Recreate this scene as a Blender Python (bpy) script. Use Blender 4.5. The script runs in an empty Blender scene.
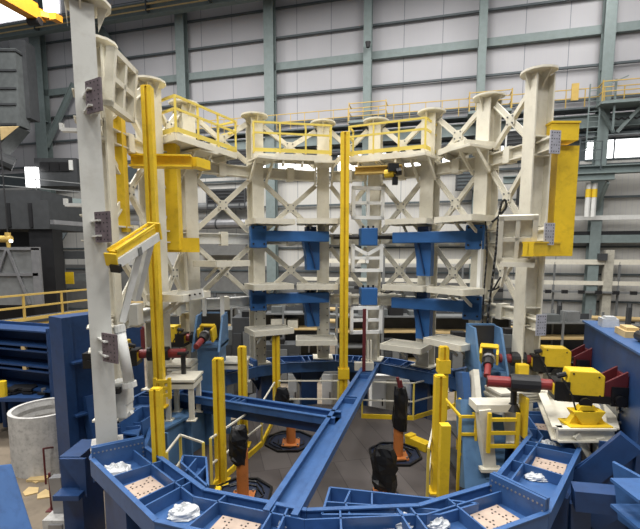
import bpy, math, random
from math import sin, cos, pi, radians as R_, atan2, hypot
from mathutils import Vector as V, noise
random.seed(7)
SC = bpy.context.scene
COL = SC.collection
H = 6.2                                   # camera height above the hall floor
# ------------------------------------------------------------------ camera
F, TILT, PX, PY = 430.0, R_(6.5), 320.0, 302.0
cam = bpy.data.cameras.new('camera'); cam.sensor_fit = 'HORIZONTAL'; cam.sensor_width = 36
cam.lens = F/640*36; cam.shift_y = (PY-264.5)/640; cam.clip_end = 300
co = bpy.data.objects.new('camera', cam); COL.objects.link(co)
co.location = (0, 0, H); co.rotation_euler = (pi/2-TILT, 0, 0); SC.camera = co

def ray(px, py):
    a = (px-PX)/F; b = -(py-PY)/F
    return V((a, cos(TILT)+b*sin(TILT), -sin(TILT)+b*cos(TILT)))
def at(px, py, Y):                        # world point seen at a pixel, at distance Y
    r = ray(px, py); p = r*(Y/r.y); return V((p.x, p.y, p.z+H))
def atz(px, py, z):                       # world point seen at a pixel, at world height z
    r = ray(px, py); p = r*((z-H)/r.z); return V((p.x, p.y, z))
WU = V((-.968, .251, 0)).normalized(); WN = V((WU.y, -WU.x, 0))   # wall direction (to the left), normal away from us
WP = V((18.45, 28.5, 0))
def wall(px, py, d=0):                    # point on the plane d metres in front of the back wall
    r = ray(px, py); p0 = WP-WN*d; k = p0.dot(WN)/r.dot(WN); p = r*k; return V((p.x, p.y, p.z+H))

# ------------------------------------------------------------------ materials
def lin(c):
    return tuple(((x/255)/12.92 if x/255 <= .04045 else ((x/255+.055)/1.055)**2.4) for x in c)
MATS = {}
def mat(name, rgb, rough=.55, metal=0.0, var=.12, scale=3.0, dirt=None, dirt_amt=.0, bump=0.0, emit=0):
    m = bpy.data.materials.new(name); m.use_nodes = True; MATS[name] = m
    nt = m.node_tree; b = nt.nodes['Principled BSDF']
    b.inputs['Roughness'].default_value = rough; b.inputs['Metallic'].default_value = metal
    tc = nt.nodes.new('ShaderNodeTexCoord'); n = nt.nodes.new('ShaderNodeTexNoise')
    n.inputs['Scale'].default_value = scale; n.inputs['Detail'].default_value = 6
    nt.links.new(tc.outputs['Object'], n.inputs['Vector'])
    ramp = nt.nodes.new('ShaderNodeValToRGB'); c = lin(rgb)
    ramp.color_ramp.elements[0].position = .3; ramp.color_ramp.elements[1].position = .7
    ramp.color_ramp.elements[0].color = tuple(x*(1-var) for x in c)+(1,)
    ramp.color_ramp.elements[1].color = tuple(min(1, x*(1+var)) for x in c)+(1,)
    nt.links.new(n.outputs['Fac'], ramp.inputs['Fac']); out = ramp.outputs['Color']
    if dirt:
        n2 = nt.nodes.new('ShaderNodeTexNoise'); n2.inputs['Scale'].default_value = scale*2.3; n2.inputs['Detail'].default_value = 8
        n2.inputs['Roughness'].default_value = .7
        nt.links.new(tc.outputs['Object'], n2.inputs['Vector'])
        r2 = nt.nodes.new('ShaderNodeValToRGB'); r2.color_ramp.elements[0].position = .5; r2.color_ramp.elements[1].position = .72
        r2.color_ramp.elements[1].color = (dirt_amt,)*3+(1,)
        nt.links.new(n2.outputs['Fac'], r2.inputs['Fac'])
        mx = nt.nodes.new('ShaderNodeMixRGB'); nt.links.new(r2.outputs['Color'], mx.inputs['Fac'])
        nt.links.new(out, mx.inputs['Color1']); mx.inputs['Color2'].default_value = lin(dirt)+(1,); out = mx.outputs['Color']
    nt.links.new(out, b.inputs['Base Color'])
    if bump:
        bp = nt.nodes.new('ShaderNodeBump'); bp.inputs['Strength'].default_value = bump; bp.inputs['Distance'].default_value = .02
        nt.links.new(n.outputs['Fac'], bp.inputs['Height']); nt.links.new(bp.outputs['Normal'], b.inputs['Normal'])
    if emit:
        b.inputs['Emission Color'].default_value = c+(1,); b.inputs['Emission Strength'].default_value = emit
    return m
mat('cream', (216, 211, 195), .5, var=.05, dirt=(172, 162, 140), dirt_amt=.3)
mat('bright', (240, 240, 236), .45, var=.02)
mat('white', (214, 214, 210), .5, var=.05, dirt=(160, 155, 140), dirt_amt=.25)
mat('tower', (205, 205, 199), .5, var=.05, scale=1.5, dirt=(165, 160, 148), dirt_amt=.4)
mat('deckgrey', (178, 174, 160), .7, var=.12, dirt=(120, 112, 98), dirt_amt=.5)
mat('yellow', (226, 190, 40), .45, var=.06, dirt=(150, 118, 30), dirt_amt=.35)
mat('railyellow', (220, 198, 92), .5, var=.06)
mat('ochre', (190, 160, 84), .6, var=.1)
mat('blue', (56, 92, 142), .42, var=.1, dirt=(30, 54, 96), dirt_amt=.45)
mat('lightblue', (88, 124, 162), .45, var=.08, dirt=(58, 90, 130), dirt_amt=.4)
mat('darkblue', (32, 62, 106), .45, var=.12, dirt=(22, 36, 66), dirt_amt=.4)
mat('armblue', (46, 98, 158), .45, var=.08)
mat('green', (118, 130, 129), .6, var=.08, dirt=(92, 102, 102), dirt_amt=.3)
mat('girt', (76, 84, 87), .6, var=.08)
mat('dimgrey', (108, 108, 106), .6, var=.12)
mat('dark', (28, 28, 30), .5, var=.2)
mat('black', (17, 17, 19), .4, var=.3, scale=9, bump=.4)
mat('grey', (118, 120, 120), .5, .1, var=.12)
mat('duct', (102, 106, 106), .5, .3, var=.15)
mat('darkgrey', (58, 60, 62), .6, var=.15)
mat('steel', (150, 150, 152), .4, .6, var=.12)
mat('plate', (176, 176, 186), .5, .2, var=.1, scale=8)
mat('darkplate', (112, 100, 104), .5, .3, var=.2, scale=9)
mat('tanplate', (178, 158, 142), .6, var=.12, scale=8)
mat('red', (132, 42, 42), .45, var=.12)
mat('darkred', (92, 30, 34), .5, var=.15)
mat('orange', (186, 112, 56), .55, var=.12, dirt=(120, 66, 30), dirt_amt=.5)
mat('craneorange', (206, 138, 34), .5, var=.06)
mat('concrete', (186, 184, 180), .9, var=.14, scale=4, dirt=(120, 118, 114), dirt_amt=.6, bump=.3)
mat('plastic', (200, 202, 203), .35, var=.06, scale=14, bump=.5)
mat('binblue', (38, 120, 206), .4, var=.06)
mat('tan', (196, 170, 120), .7, var=.1)
mat('window', (255, 255, 255), .3, var=0, emit=3.2)
mat('screen', (58, 56, 54), .35, var=.1)
mat('floor', (124, 112, 96), .85, var=.2, scale=.8, dirt=(84, 76, 66), dirt_amt=.7)
mat('pitblue', (26, 36, 58), .5, var=.2)
def mat_wall(name, rgb):
    m = mat(name, rgb, .7, var=.05, scale=.35)
    nt = m.node_tree; b = nt.nodes['Principled BSDF']; tc = nt.nodes['Texture Coordinate']
    sep = nt.nodes.new('ShaderNodeSeparateXYZ'); nt.links.new(tc.outputs['Object'], sep.inputs[0])
    def mathn(op, a, v):
        n = nt.nodes.new('ShaderNodeMath'); n.operation = op; nt.links.new(a, n.inputs[0]); n.inputs[1].default_value = v; return n.outputs[0]
    f1 = mathn('LESS_THAN', mathn('FRACT', mathn('MULTIPLY', sep.outputs[0], 1/2.6), 0), .018)
    f2 = mathn('LESS_THAN', mathn('FRACT', mathn('MULTIPLY', sep.outputs[0], 1/.325), 0), .08)
    src = b.inputs['Base Color'].links[0].from_socket
    for fac, col, amt in ((f2, (170, 168, 178), .5), (f1, (96, 104, 112), .8)):
        s = mathn('MULTIPLY', fac, amt); mx = nt.nodes.new('ShaderNodeMixRGB'); nt.links.new(s, mx.inputs['Fac'])
        nt.links.new(src, mx.inputs['Color1']); mx.inputs['Color2'].default_value = lin(col)+(1,); src = mx.outputs['Color']
    nt.links.new(src, b.inputs['Base Color'])
mat_wall('wallpanel', (174, 173, 176)); mat_wall('lowpanel', (192, 190, 184))
def mat_deck():
    m = mat('deckrubber', (96, 92, 92), .8, var=.1, scale=2)
    nt = m.node_tree; b = nt.nodes['Principled BSDF']; tc = nt.nodes['Texture Coordinate']
    mp = nt.nodes.new('ShaderNodeMapping'); mp.inputs['Rotation'].default_value = (0, 0, R_(-14)); nt.links.new(tc.outputs['Object'], mp.inputs[0])
    br = nt.nodes.new('ShaderNodeTexBrick'); nt.links.new(mp.outputs[0], br.inputs[0]); br.inputs['Scale'].default_value = 1
    br.inputs['Brick Width'].default_value = .61; br.inputs['Row Height'].default_value = 3.6; br.inputs['Mortar Size'].default_value = .008
    br.inputs['Color1'].default_value = lin((86, 80, 78))+(1,); br.inputs['Color2'].default_value = lin((72, 66, 64))+(1,); br.inputs['Mortar'].default_value = lin((54, 50, 49))+(1,)
    nt.links.new(br.outputs['Color'], b.inputs['Base Color'])
mat_deck()

# ------------------------------------------------------------------ mesh builder
class MB:
    def __init__(s): s.v = []; s.f = []; s.m = []; s.k = 0
    def mat(s, k): s.k = k; return s
    def add(s, vs, fs):
        n = len(s.v); s.v += [V(p) for p in vs]; s.f += [tuple(i+n for i in f) for f in fs]; s.m += [s.k]*len(fs); return s
    def box(s, c, sx, sy, sz, ax=None):
        c = V(c); X, Y, Z = ax or (V((1, 0, 0)), V((0, 1, 0)), V((0, 0, 1)))
        p = [c+X*(sx/2*i)+Y*(sy/2*j)+Z*(sz/2*k) for k in (-1, 1) for j in (-1, 1) for i in (-1, 1)]
        return s.add(p, [(0, 2, 3, 1), (4, 5, 7, 6), (0, 1, 5, 4), (2, 6, 7, 3), (0, 4, 6, 2), (1, 3, 7, 5)])
    def bar(s, a, b, w, h, up=(0, 0, 1), offw=0, offh=0):   # w sideways, h along up
        a = V(a); b = V(b); d = (b-a); L = d.length; d.normalize(); up = V(up)
        if abs(d.dot(up)) > .98: up = V((1, 0, 0)) if abs(d.x) < .9 else V((0, 1, 0))
        w_ = d.cross(up).normalized(); u_ = w_.cross(d).normalized()
        return s.box((a+b)/2+w_*offw+u_*offh, w, L, h, (w_, d, u_))
    def ibeam(s, a, b, w, h, t=.025, up=(0, 0, 1)):
        s.bar(a, b, w, t, up, 0, h/2-t/2); s.bar(a, b, w, t, up, 0, -h/2+t/2); return s.bar(a, b, t, h-2*t, up)
    def channel(s, a, b, w, h, t=.025, up=(0, 0, 1)):       # open upward: web below, two flanges
        s.bar(a, b, w, t, up, 0, -h/2+t/2); s.bar(a, b, t, h-t, up, w/2-t/2, t/2); return s.bar(a, b, t, h-t, up, -w/2+t/2, t/2)
    def tube(s, a, b, r, n=8, r2=None):
        a = V(a); b = V(b); d = (b-a).normalized(); u = d.orthogonal().normalized(); w = d.cross(u); r2 = r if r2 is None else r2
        p = [a+(u*cos(2*pi*i/n)+w*sin(2*pi*i/n))*r for i in range(n)]+[b+(u*cos(2*pi*i/n)+w*sin(2*pi*i/n))*r2 for i in range(n)]
        return s.add(p, [(i, (i+1) % n, n+(i+1) % n, n+i) for i in range(n)]+[tuple(range(n))[::-1], tuple(range(n, 2*n))])
    def path(s, pts, r, n=6):
        for a, b in zip(pts, pts[1:]):
            if (V(a)-V(b)).length > 1e-4: s.tube(a, b, r, n)
        return s
    def prism(s, poly, off):                                # 3-D polygon swept along off
        n = len(poly); off = V(off); p = [V(q) for q in poly]
        return s.add(p+[q+off for q in p], [tuple(range(n))[::-1], tuple(range(n, 2*n))]+[(i, (i+1) % n, n+(i+1) % n, n+i) for i in range(n)])
    def loft(s, rings, cap=True):
        n = len(rings[0]); fs = []
        for k in range(len(rings)-1):
            fs += [(k*n+i, k*n+(i+1) % n, (k+1)*n+(i+1) % n, (k+1)*n+i) for i in range(n)]
        if cap: fs += [tuple(range(n))[::-1], tuple(range((len(rings)-1)*n, len(rings)*n))]
        return s.add([p for r in rings for p in r], fs)
    def obj(s, name, mats, loc=V((0, 0, 0)), smooth=False, bevel=0):
        me = bpy.data.meshes.new(name); me.from_pydata([tuple(p-loc) for p in s.v], [], s.f)
        for m in (mats if isinstance(mats, (list, tuple)) else [mats]): me.materials.append(MATS[m])
        me.polygons.foreach_set('material_index', s.m)
        if smooth: me.polygons.foreach_set('use_smooth', [True]*len(me.polygons))
        me.update(); o = bpy.data.objects.new(name, me); COL.objects.link(o)
        if bevel:
            b = o.modifiers.new('bevel', 'BEVEL'); b.width = bevel; b.segments = 2; b.limit_method = 'ANGLE'
        return o
def thing(name, label, cat, loc, group=None):
    o = bpy.data.objects.new(name, None); o.empty_display_size = .2; COL.objects.link(o); o.location = loc
    o['label'] = label; o['category'] = cat
    if group: o['group'] = group
    return o
def part(name, mb, m, par, label=None, **k):
    root = par
    while root.parent: root = root.parent
    o = mb.obj(name, m, V(root.location), **k); o.parent = par
    if label: o['label'] = label
    return o
def single(name, mb, m, label, cat, group=None, kind=None, **k):
    zs = min(p.z for p in mb.v); c = sum(mb.v, V())/len(mb.v); loc = V((c.x, c.y, zs))
    o = mb.obj(name, m, loc, **k); o.location = loc
    o['label'] = label; o['category'] = cat
    if group: o['group'] = group
    if kind: o['kind'] = kind
    return o
def struct(name, mb, m, par=None, **k):
    if par: return part(name, mb, m, par, **k)
    o = mb.obj(name, m, **k); o['kind'] = 'structure'; return o
UP = V((0, 0, 1))
def each(name, mb, n, m, par, label=None, **k):     # n equal runs of faces, each a part of its own
    nv, nf = len(mb.v)//n, len(mb.f)//n
    for i in range(n):
        q = MB(); q.v = mb.v[i*nv:(i+1)*nv]; q.f = [tuple(j-i*nv for j in f) for f in mb.f[i*nf:(i+1)*nf]]; q.m = mb.m[i*nf:(i+1)*nf]
        part(name, q, m, par, label, **k)
# ------------------------------------------------------------------ ring layout
C0 = V((.3, 9.05, 0))
ZT, LA, LB, LC, ZR, ZD = 3.82+H, 2.29+H, .40+H, -1.42+H, -3.3+H, -4.6+H
ZB = 2.75+H
POST = [(-3.69, 7.14), (-4.2, 8.45), (-3.93, 10.27), (-3.57, 11.73), (-1.87, 12.71), (.09, 13.37), (1.65, 13.18), (3.09, 12.37), (4.23, 11.22), (4.74, 9.73)]
ORD = ['first', 'second', 'third', 'fourth', 'fifth', 'sixth', 'seventh', 'eighth', 'ninth', 'tenth']
def er(a): return V((cos(a), sin(a), 0))
def pol(r, deg, z): a = R_(deg); return V((C0.x+r*cos(a), C0.y+r*sin(a), z))
def frame(i):
    p = V(POST[i]+(0,)); e = (p-C0).normalized(); return p, e, V((-e.y, e.x, 0))   # radial out, tangent (counter-clockwise)
# ------------------------------------------------------------------ setting
def wline(pxa, pxb, px0, py0, d):         # horizontal line on the wall through pixel (px0, py0), from column pxa to pxb
    z = wall(px0, py0, d).z
    a = wall(pxa, 250, d); b = wall(pxb, 250, d); a.z = b.z = z; return a, b
mb = MB(); mb.box((0, 16, -.1), 90, 90, .2); struct('floor', mb, 'floor')
# the back wall: panels above and below two bands of windows
zw0, zw1 = wall(300, 174, 0).z, wall(300, 157, 0).z
u0, u1 = 14.0, 62.0
def wp(s, z, d=0): p = WP-WN*d+WU*s; return V((p.x, p.y, z))
def sof(px, d=0): return (wall(px, 250, d)-(WP-WN*d)).dot(WU)
SR, SL = -12, 75
def wallpanel(name, z0, z1, m='wallpanel'):
    mb = MB(); mb.box(((SR+SL)/2, -.1, (z0+z1)/2), SL-SR, .2, z1-z0)
    o = mb.obj(name, m); o['kind'] = 'structure'; o.location = WP+V((0, 0, 0))
    o.rotation_euler = (0, 0, atan2(WU.y, WU.x)); return o
wallpanel('wall_back', zw1, 36); wallpanel('wall_back.001', 0, zw0, 'lowpanel')
wins = [(666, 578), (503, 470), (452, 439), (427, 395), (385, 337), (331, 262), (254, 245)]
edges = sorted([(sof(a), sof(b)) for a, b in wins])
wk = 0; prev = SR
def wseg(s0, s1):
    mb = MB(); mb.bar(wp(s0, (zw0+zw1)/2, -.1), wp(s1, (zw0+zw1)/2, -.1), .2, zw1-zw0); struct('trim_%d' % (100+int(s0*10+200)), mb, 'girt')
for s0, s1 in edges:
    if s0 > prev: wseg(prev, s0)
    wk += 1; mb = MB(); mb.bar(wp(s0, (zw0+zw1)/2, -.1), wp(s1, (zw0+zw1)/2, -.1), .04, zw1-zw0); w = struct('window_%d' % wk, mb, 'window')
    mb = MB(); n = max(1, int((s1-s0)/1.4))
    for k in range(n+1): s = s0+(s1-s0)*k/n; mb.bar(wp(s, zw0, .02), wp(s, zw1, .02), .07, .07)
    mb.bar(wp(s0, zw0, .02), wp(s1, zw0, .02), .1, .1); mb.bar(wp(s0, zw1, .02), wp(s1, zw1, .02), .1, .1)
    fr = part('window_frame', mb, 'girt', w); prev = s1
wseg(prev, SL)
tn = 0
zg0 = wall(300, 66, 0).z
for k in range(-7, 8):                      # girts every 2 m, a deep beam at one level
    z = zg0+k*2.04
    if z < 8.5 or zw0-.2 < z < zw1+.2: continue
    tn += 1; mb = MB(); big = k == 0
    mb.bar(wp(SR, z, .22), wp(SL, z, .22), .3 if big else .16, .52 if big else .13); struct('trim_%d' % tn, mb, 'green' if big else 'girt')
# low girts behind the rig
for z in (1.2, 3.0, 4.8, 6.6): tn += 1; mb = MB(); mb.bar(wp(SR, z, .12), wp(SL, z, .12), .1, .12); struct('trim_%d' % tn, mb, 'girt')
# wide-flange steel columns up the wall
cols = [(607, .62, 'right-hand green wall column, beside the platform bracket of the wall walkway'), (482, .5, 'green wall column rising behind the two right-hand cream posts'),
        (368, .55, 'green wall column carrying a small round camera, right of the middle'), (270, .75, 'green wall column above the middle railed balcony'),
        (182, .75, 'green wall column rising behind the left railed balcony'), (38, 1.15, 'broad green wall column at the far left beside the dark duct')]
for px, w, lab in cols:
    b = wall(px, 50, .6); a = V((b.x, b.y, 0)); b.z = 34
    mb = MB(); mb.bar(a-WN*.3, b-WN*.3, .04, w, WU); mb.bar(a+WN*.25, b+WN*.25, .04, w, WU); mb.bar(a, b, .5, .06, WU)
    for z in (7.2, 12.1, 17.5): mb.box((a.x, a.y, z), w*.8, .45, .05, (WU, WN, UP))
    single('steel_column', mb, 'green', lab, 'column', 'green steel columns along the back wall')
# diagonal wall bracing at the upper left
for a, b, lab in (((98, 25), (142, 84), 'green diagonal wall brace sloping down to the right from the crane beam'), ((74, 84), (46, 146), 'green latticed wall brace sloping down to the left beside the tall tower')):
    mb = MB(); p, q = wall(*a, .75), wall(*b, .75); mb.bar(p, q, .12, .42, WN.cross(q-p).normalized()); n = 9
    mb.bar(p, q, .3, .06, WN.cross(q-p).normalized(), 0, .2); mb.bar(p, q, .3, .06, WN.cross(q-p).normalized(), 0, -.2)
    single('wall_brace', mb, 'green', lab, 'brace', 'diagonal braces on the back wall')
mb = MB(); p = wall(98, 26, .7); mb.box(p, .5, .3, 3.2, (WU, WN, UP)); single('brace_hanger', mb, 'green', 'short green vertical member where the two wall braces meet under the crane beam', 'bracket')
# crane runway beam with its brackets along the top left
a, b = wline(-60, 320, 60, 24, 1.6)
t = thing('crane_runway_beam', 'green crane runway beam running along the wall at the upper left', 'beam', (a+b)/2)
mb = MB(); mb.ibeam(a, b, .5, .95, .08); part('girder', mb, 'green', t)
mb = MB(); mb.bar(a+UP*.56-WN*.05, b+UP*.56-WN*.05, .12, .16); part('rail', mb, 'steel', t)
for k in range(7): mb = MB(); c = a.lerp(b, .08+k*.14)-WN*.3; mb.box(c, .08, .5, .8, (WU, WN, UP)); part('stiffener', mb, 'girt', t)
mb = MB(); q = a+(b-a)*.0; mb.bar(a-WN*.45+UP*.15, b-WN*.45+UP*.15, .06, .12); mb.bar(a-WN*.45-UP*.25, b-WN*.45-UP*.25, .05, .08); part('conductor_bar', mb, 'tan', t)
# orange travelling crane, upper left
a = at(-28, -24, 22); b = at(34, 12, 26)
t = thing('bridge_crane', 'orange overhead crane girder cut by the top left corner', 'crane', b)
mb = MB(); mb.bar(a, b, .6, .8); part('girder', mb, 'craneorange', t)
mb = MB(); d = (b-a).normalized(); e = d.cross(UP).normalized()
mb.box(b+UP*-.05+d*.2, .5, .8, .6, (e, d, UP)); part('end_carriage', mb, 'craneorange', t)
mb = MB(); q = at(56, 18, 26.5); mb.bar(b+d*.3, q, .35, .3); mb.box(q, .4, .6, .35, (e, d, UP)); part('buffer', mb, 'craneorange', t)
mb = MB(); mb.tube(b-UP*.5-e*.35, b-UP*.5+e*.35, .22, 12); part('wheel', mb, 'dark', t)
# skylight strip glowing at the far upper left
mb = MB(); c = wall(12, 10, .3); mb.box(wall(2, 6, .12), 12, .06, 2.6, (WU, WN, UP)); struct('window_20', mb, 'window')
# railed maintenance walkway along the wall
zd = wall(560, 109, 1.3).z
s0, s1 = sof(700), sof(188)
t = thing('wall_walkway', 'narrow railed steel walkway running along the back wall above the windows', 'walkway', wp(0, zd, 1))
mb = MB(); mb.bar(wp(s0, zd-.05, .8), wp(s1, zd-.05, .8), 1.1, .1); part('deck', mb, 'girt', t)
mb = MB(); mb.ibeam(wp(s0, zd-.75, .7), wp(s1, zd-.75, .7), .4, .8, .06); part('girder', mb, 'green', t)
mb = MB(); mb.bar(wp(s0, zd-1.5, .5), wp(s1, zd-1.5, .5), .3, .12); part('lower_duct', mb, 'girt', t)
mb = MB()
for z in (.55, 1.08): mb.bar(wp(s0, zd+z, 1.32), wp(s1, zd+z, 1.32), .05, .05)
n = 34
for k in range(n+1):
    s = s0+(s1-s0)*k/n; mb.bar(wp(s, zd, 1.32), wp(s, zd+1.08, 1.32), .045, .045)
part('guardrail', mb, 'ochre', t)
for px in (368, 482, 607):
    s = sof(px, 1.0); mb = MB(); mb.box(wp(s, zd-.05, 1.6), 2.6, 1.2, .16, (WU, WN, UP)); pl = part('landing', mb, 'green', t)
    mb = MB()
    for dx in (-1.25, 1.25):
        for dz in (.55, 1.08): mb.bar(wp(s+dx, zd+dz, 1.3), wp(s+dx, zd+dz, 2.2), .05, .05)
        mb.bar(wp(s+dx, zd, 2.2), wp(s+dx, zd+1.2, 2.2), .06, .06)
    for dz in (.55, 1.12): mb.bar(wp(s-1.25, zd+dz, 2.2), wp(s+1.25, zd+dz, 2.2), .05, .05)
    part('landing_rail', mb, 'ochre', pl)
mb = MB(); s = sof(607, 1)
mb.bar(wp(s-1.2, zd-.1, 1.6), wp(s-.1, zd-1.5, .9), .12, .2); mb.bar(wp(s+1.2, zd-.1, 1.6), wp(s+.1, zd-1.5, .9), .12, .2); part('bracket', mb, 'green', t)
# caged ladder near the right column
for px, lab in ((584, 'grey caged wall ladder between the yellow frame and the right-hand wall column'),):
    s = sof(px, 1.6); mb = MB()
    for dx in (-.3, .3): mb.bar(wp(s+dx, zd-2.6, 1.7), wp(s+dx, zd+1.2, 1.7), .06, .06)
    for k in range(12): mb.bar(wp(s-.3, zd-2.5+k*.3, 1.7), wp(s+.3, zd-2.5+k*.3, 1.7), .035, .035)
    mb.bar(wp(s-.7, zd+1.1, 1.7), wp(s-1.7, zd+1.5, 1.7), .06, .06); mb.bar(wp(s-1, zd-1.6, 1.9), wp(s-1, zd+1.3, 1.9), .09, .09)
    single('wall_ladder', mb, 'green', lab, 'ladder')
mb = MB(); c = wall(575, 92, 1.5); mb.box(c, .4, .1, 1.0, (WU, WN, UP)); single('safety_gate', mb, 'ochre', 'small yellow gate panel on the wall walkway beside the ladder', 'gate')
mb = MB(); c = wall(368, 44, 1.35); mb.tube(c+UP*.12, c-UP*.22, .2, 10, .12); mb.box(c+WN*.25+UP*.1, .14, .5, .1, (WU, WN, UP)); single('wall_camera', mb, 'dark', 'small dark dome camera bracketed to the column right of the middle', 'camera')
# cable festoon on the right girder
mb = MB(); pts = []
for k in range(60):
    s = sof(600, 1.2)+(sof(660, 1.2)-sof(600, 1.2))*k/59; pts.append(wp(s, zd-.75-.12*abs(sin(k*.55)), 1.25))
mb.path(pts, .05, 5); single('cable_festoon', mb, 'dark', 'dark looping cable hung along the girder at the right edge', 'cable')
# second level: the green beam line, posts and conduit of the lower right wall
a, b = wline(700, 545, 620, 169, 1.4)
t = thing('pipe_bridge', 'green pipe bridge along the wall below the right-hand windows', 'beam', a)
mb = MB(); mb.ibeam(a, b, .5, .5, .06); part('girder', mb, 'green', t)
a2, b2 = wline(609, 500, 560, 178, 2.2); mb = MB(); mb.ibeam(a2, b2, .4, .45, .06); part('lower_girder', mb, 'green', t)
mb = MB(); mb.bar(wall(608, 182, 2.2), wall(594, 214, .6), .12, .3); part('diagonal_strut', mb, 'green', t)
for px, py in ((568, 160), (590, 162)):
    mb = MB(); p = wall(px, py, 2)
    for dx in (-.6, .6): mb.bar(p+WU*dx-UP*.5, p+WU*dx+UP*1.2, .05, .05)
    for dz in (.1, .7, 1.2): mb.bar(p-WU*.6+UP*dz, p+WU*.6+UP*dz, .05, .05)
    part('rail', mb, 'girt', t)
for px, lab in ((589, 'left of two white downpipes banded yellow by the right-hand column'), (595, 'right of two white downpipes banded yellow by the right-hand column')):
    p = wall(px, 183, 1.9); q = wall(px-2, 217, 1.9); q.x, q.y = p.x, p.y
    t2 = thing('downpipe', lab, 'pipe', q); mb = MB(); mb.tube(q, p, .15, 10); part('pipe', mb, 'white', t2)
    mb = MB(); m_ = q.lerp(p, .7); mb.tube(m_-UP*.25, m_+UP*.25, .165, 10); part('band', mb, 'yellow', t2, 'yellow band')
for py, r, m_, lab, x0 in ((218, .14, 'white', 'long white conduit along the right-hand wall, topmost of three', 540), (262, .16, 'cream', 'long cream conduit across the lower right wall', 300), (283, .13, 'cream', 'thin cream conduit below the other two on the right-hand wall', 300)):
    a, b = wline(720, x0, 590, py, .9); mb = MB(); mb.bar(a, b, .2, 2*r); single('conduit', mb, m_, lab, 'conduit', 'conduits along the right-hand wall')
mb = MB(); a, b = wline(720, 300, 600, 239, .7); mb.bar(a, b, .3, .5); struct('trim_60', mb, 'green')
mb = MB(); a, b = wline(720, 200, 600, 234, .5); mb.bar(a, b, .2, .35); struct('trim_61', mb, 'dark')
mb = MB(); sa = sof(505); zq = wall(505, 268, 0).z; mb.bar(wp(sa, zq/2, .04), wp(SL, zq/2, .04), .08, zq); struct('trim_62', mb, 'dimgrey')  # darker sheet added over the lower wall to stand for its shade
for py, r, m_, lab in ((206, .3, 'grey', 'fat grey duct on the wall left of the middle, upper of two'), (224, .38, 'steel', 'fat silvery duct on the wall left of the middle, lower of two')):
    a, b = wline(254, 120, 225, py, 1.0); t = thing('wall_duct', lab, 'duct', a, 'fat ducts on the wall left of the middle'); mb = MB(); mb.tube(a, b, r, 12); part('duct', mb, m_, t)
    for k in range(6): mb = MB(); c = a.lerp(b, (k+.5)/6); mb.tube(c-WU*.06, c+WU*.06, r*1.06, 12); part('band', mb, 'darkgrey', t)
mb = MB(); a = wall(222, 245, .9); mb.box(a, 4.2, .4, 1.6, (WU, WN, UP)); single('wall_cabinet', mb, 'dimgrey', 'grey wall cabinet below the fat ducts left of the middle', 'cabinet')
# two cable trays with dark clamp blocks
for py, lab in ((292, 'upper grey cable tray dotted with dark clamps on the back wall'), (320, 'lower grey cable tray dotted with dark clamps on the back wall')):
    a, b = wline(720, 240, 590, py, 1.1); t = thing('cable_tray', lab, 'cable tray', a, 'cable trays on the back wall')
    mb = MB(); mb.bar(a, b, .25, .12); part('tray', mb, 'grey', t)
    L = (b-a).length; n = int(L/.95); mb = MB()
    for k in range(n): c = a.lerp(b, (k+.5)/n)-WN*.2; mb.box(c, .34, .2, .22, (WU, WN, UP))
    o = part('clamps', mb, 'dark', t); o['kind'] = 'stuff'
for px in (405, 463, 555, 620):
    mb = MB(); a = wall(px, 262, .95); b = wall(px, 340, .95); b.x, b.y = a.x, a.y; mb.bar(b, a, .1, .1)
    single('conduit_hanger', mb, 'grey', {405: 'thin grey upright carrying the conduits left of the middle cream post with a white rail', 463: 'thin grey upright carrying the conduits between the two cream posts with white rails', 555: 'thin grey upright carrying the conduits just right of the rightmost cream post', 620: 'thin grey upright carrying the conduits near the right edge'}[px], 'upright')
mb = MB(); a = wall(609, 250, .8); b = wall(604, 330, .8); b.x, b.y = a.x, a.y; mb.bar(b, a, .45, .5, WU); single('wall_pier', mb, 'deckgrey', 'cream boxed upright on the wall right of the green column', 'column')
mb = MB(); mb.box(wall(602, 257, 1.0), .5, .4, .45, (WU, WN, UP)); single('wall_lamp', mb, 'darkgrey', 'dark floodlight on the wall beside the boxed upright', 'lamp')
# dark window shutters/ducts seen between the posts at the back
for (x0, y0, x1, y1), m_, lab in (((208, 190, 247, 208), 'dark', 'dark louvred opening in the wall left of the middle'), ((456, 170, 475, 190), 'girt', 'dim wall louvre behind the right-hand cross braces'),
        ((518, 178, 560, 204), 'dark', 'black louvred opening behind the yellow frame'), ((505, 131, 528, 153), 'dark', 'dark square ventilator box with a white rim behind the rightmost post'), ((230, 151, 250, 166), 'dark', 'black ventilator hood under the left balcony')):
    a = wall(x0, y0, 1.0); b = wall(x1, y1, 1.0); c = (a+b)/2; w = abs((b-a).dot(WU)); h = abs(b.z-a.z)
    t = thing('wall_louvre', lab, 'ventilator', V((c.x, c.y, c.z-h/2)))
    mb = MB(); mb.box(c, w, .5, h, (WU, WN, UP)); part('housing', mb, m_, t)
    mb = MB(); n = 6
    for k in range(n): mb.box(c-WN*.27+UP*(h*((k+.5)/n-.5)), w*.94, .05, h/n*.3, (WU, WN, UP))
    part('slats', mb, 'darkgrey', t)
    mb = MB(); r = .1
    for sx in (-1, 1): mb.box(c-WN*.27+WU*sx*(w/2-r/2), r, .06, h, (WU, WN, UP))
    for sz in (-1, 1): mb.box(c-WN*.27+UP*sz*(h/2-r/2), w, .06, r, (WU, WN, UP))
    part('rim', mb, 'white' if x0 == 505 else 'darkgrey', t)
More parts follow.
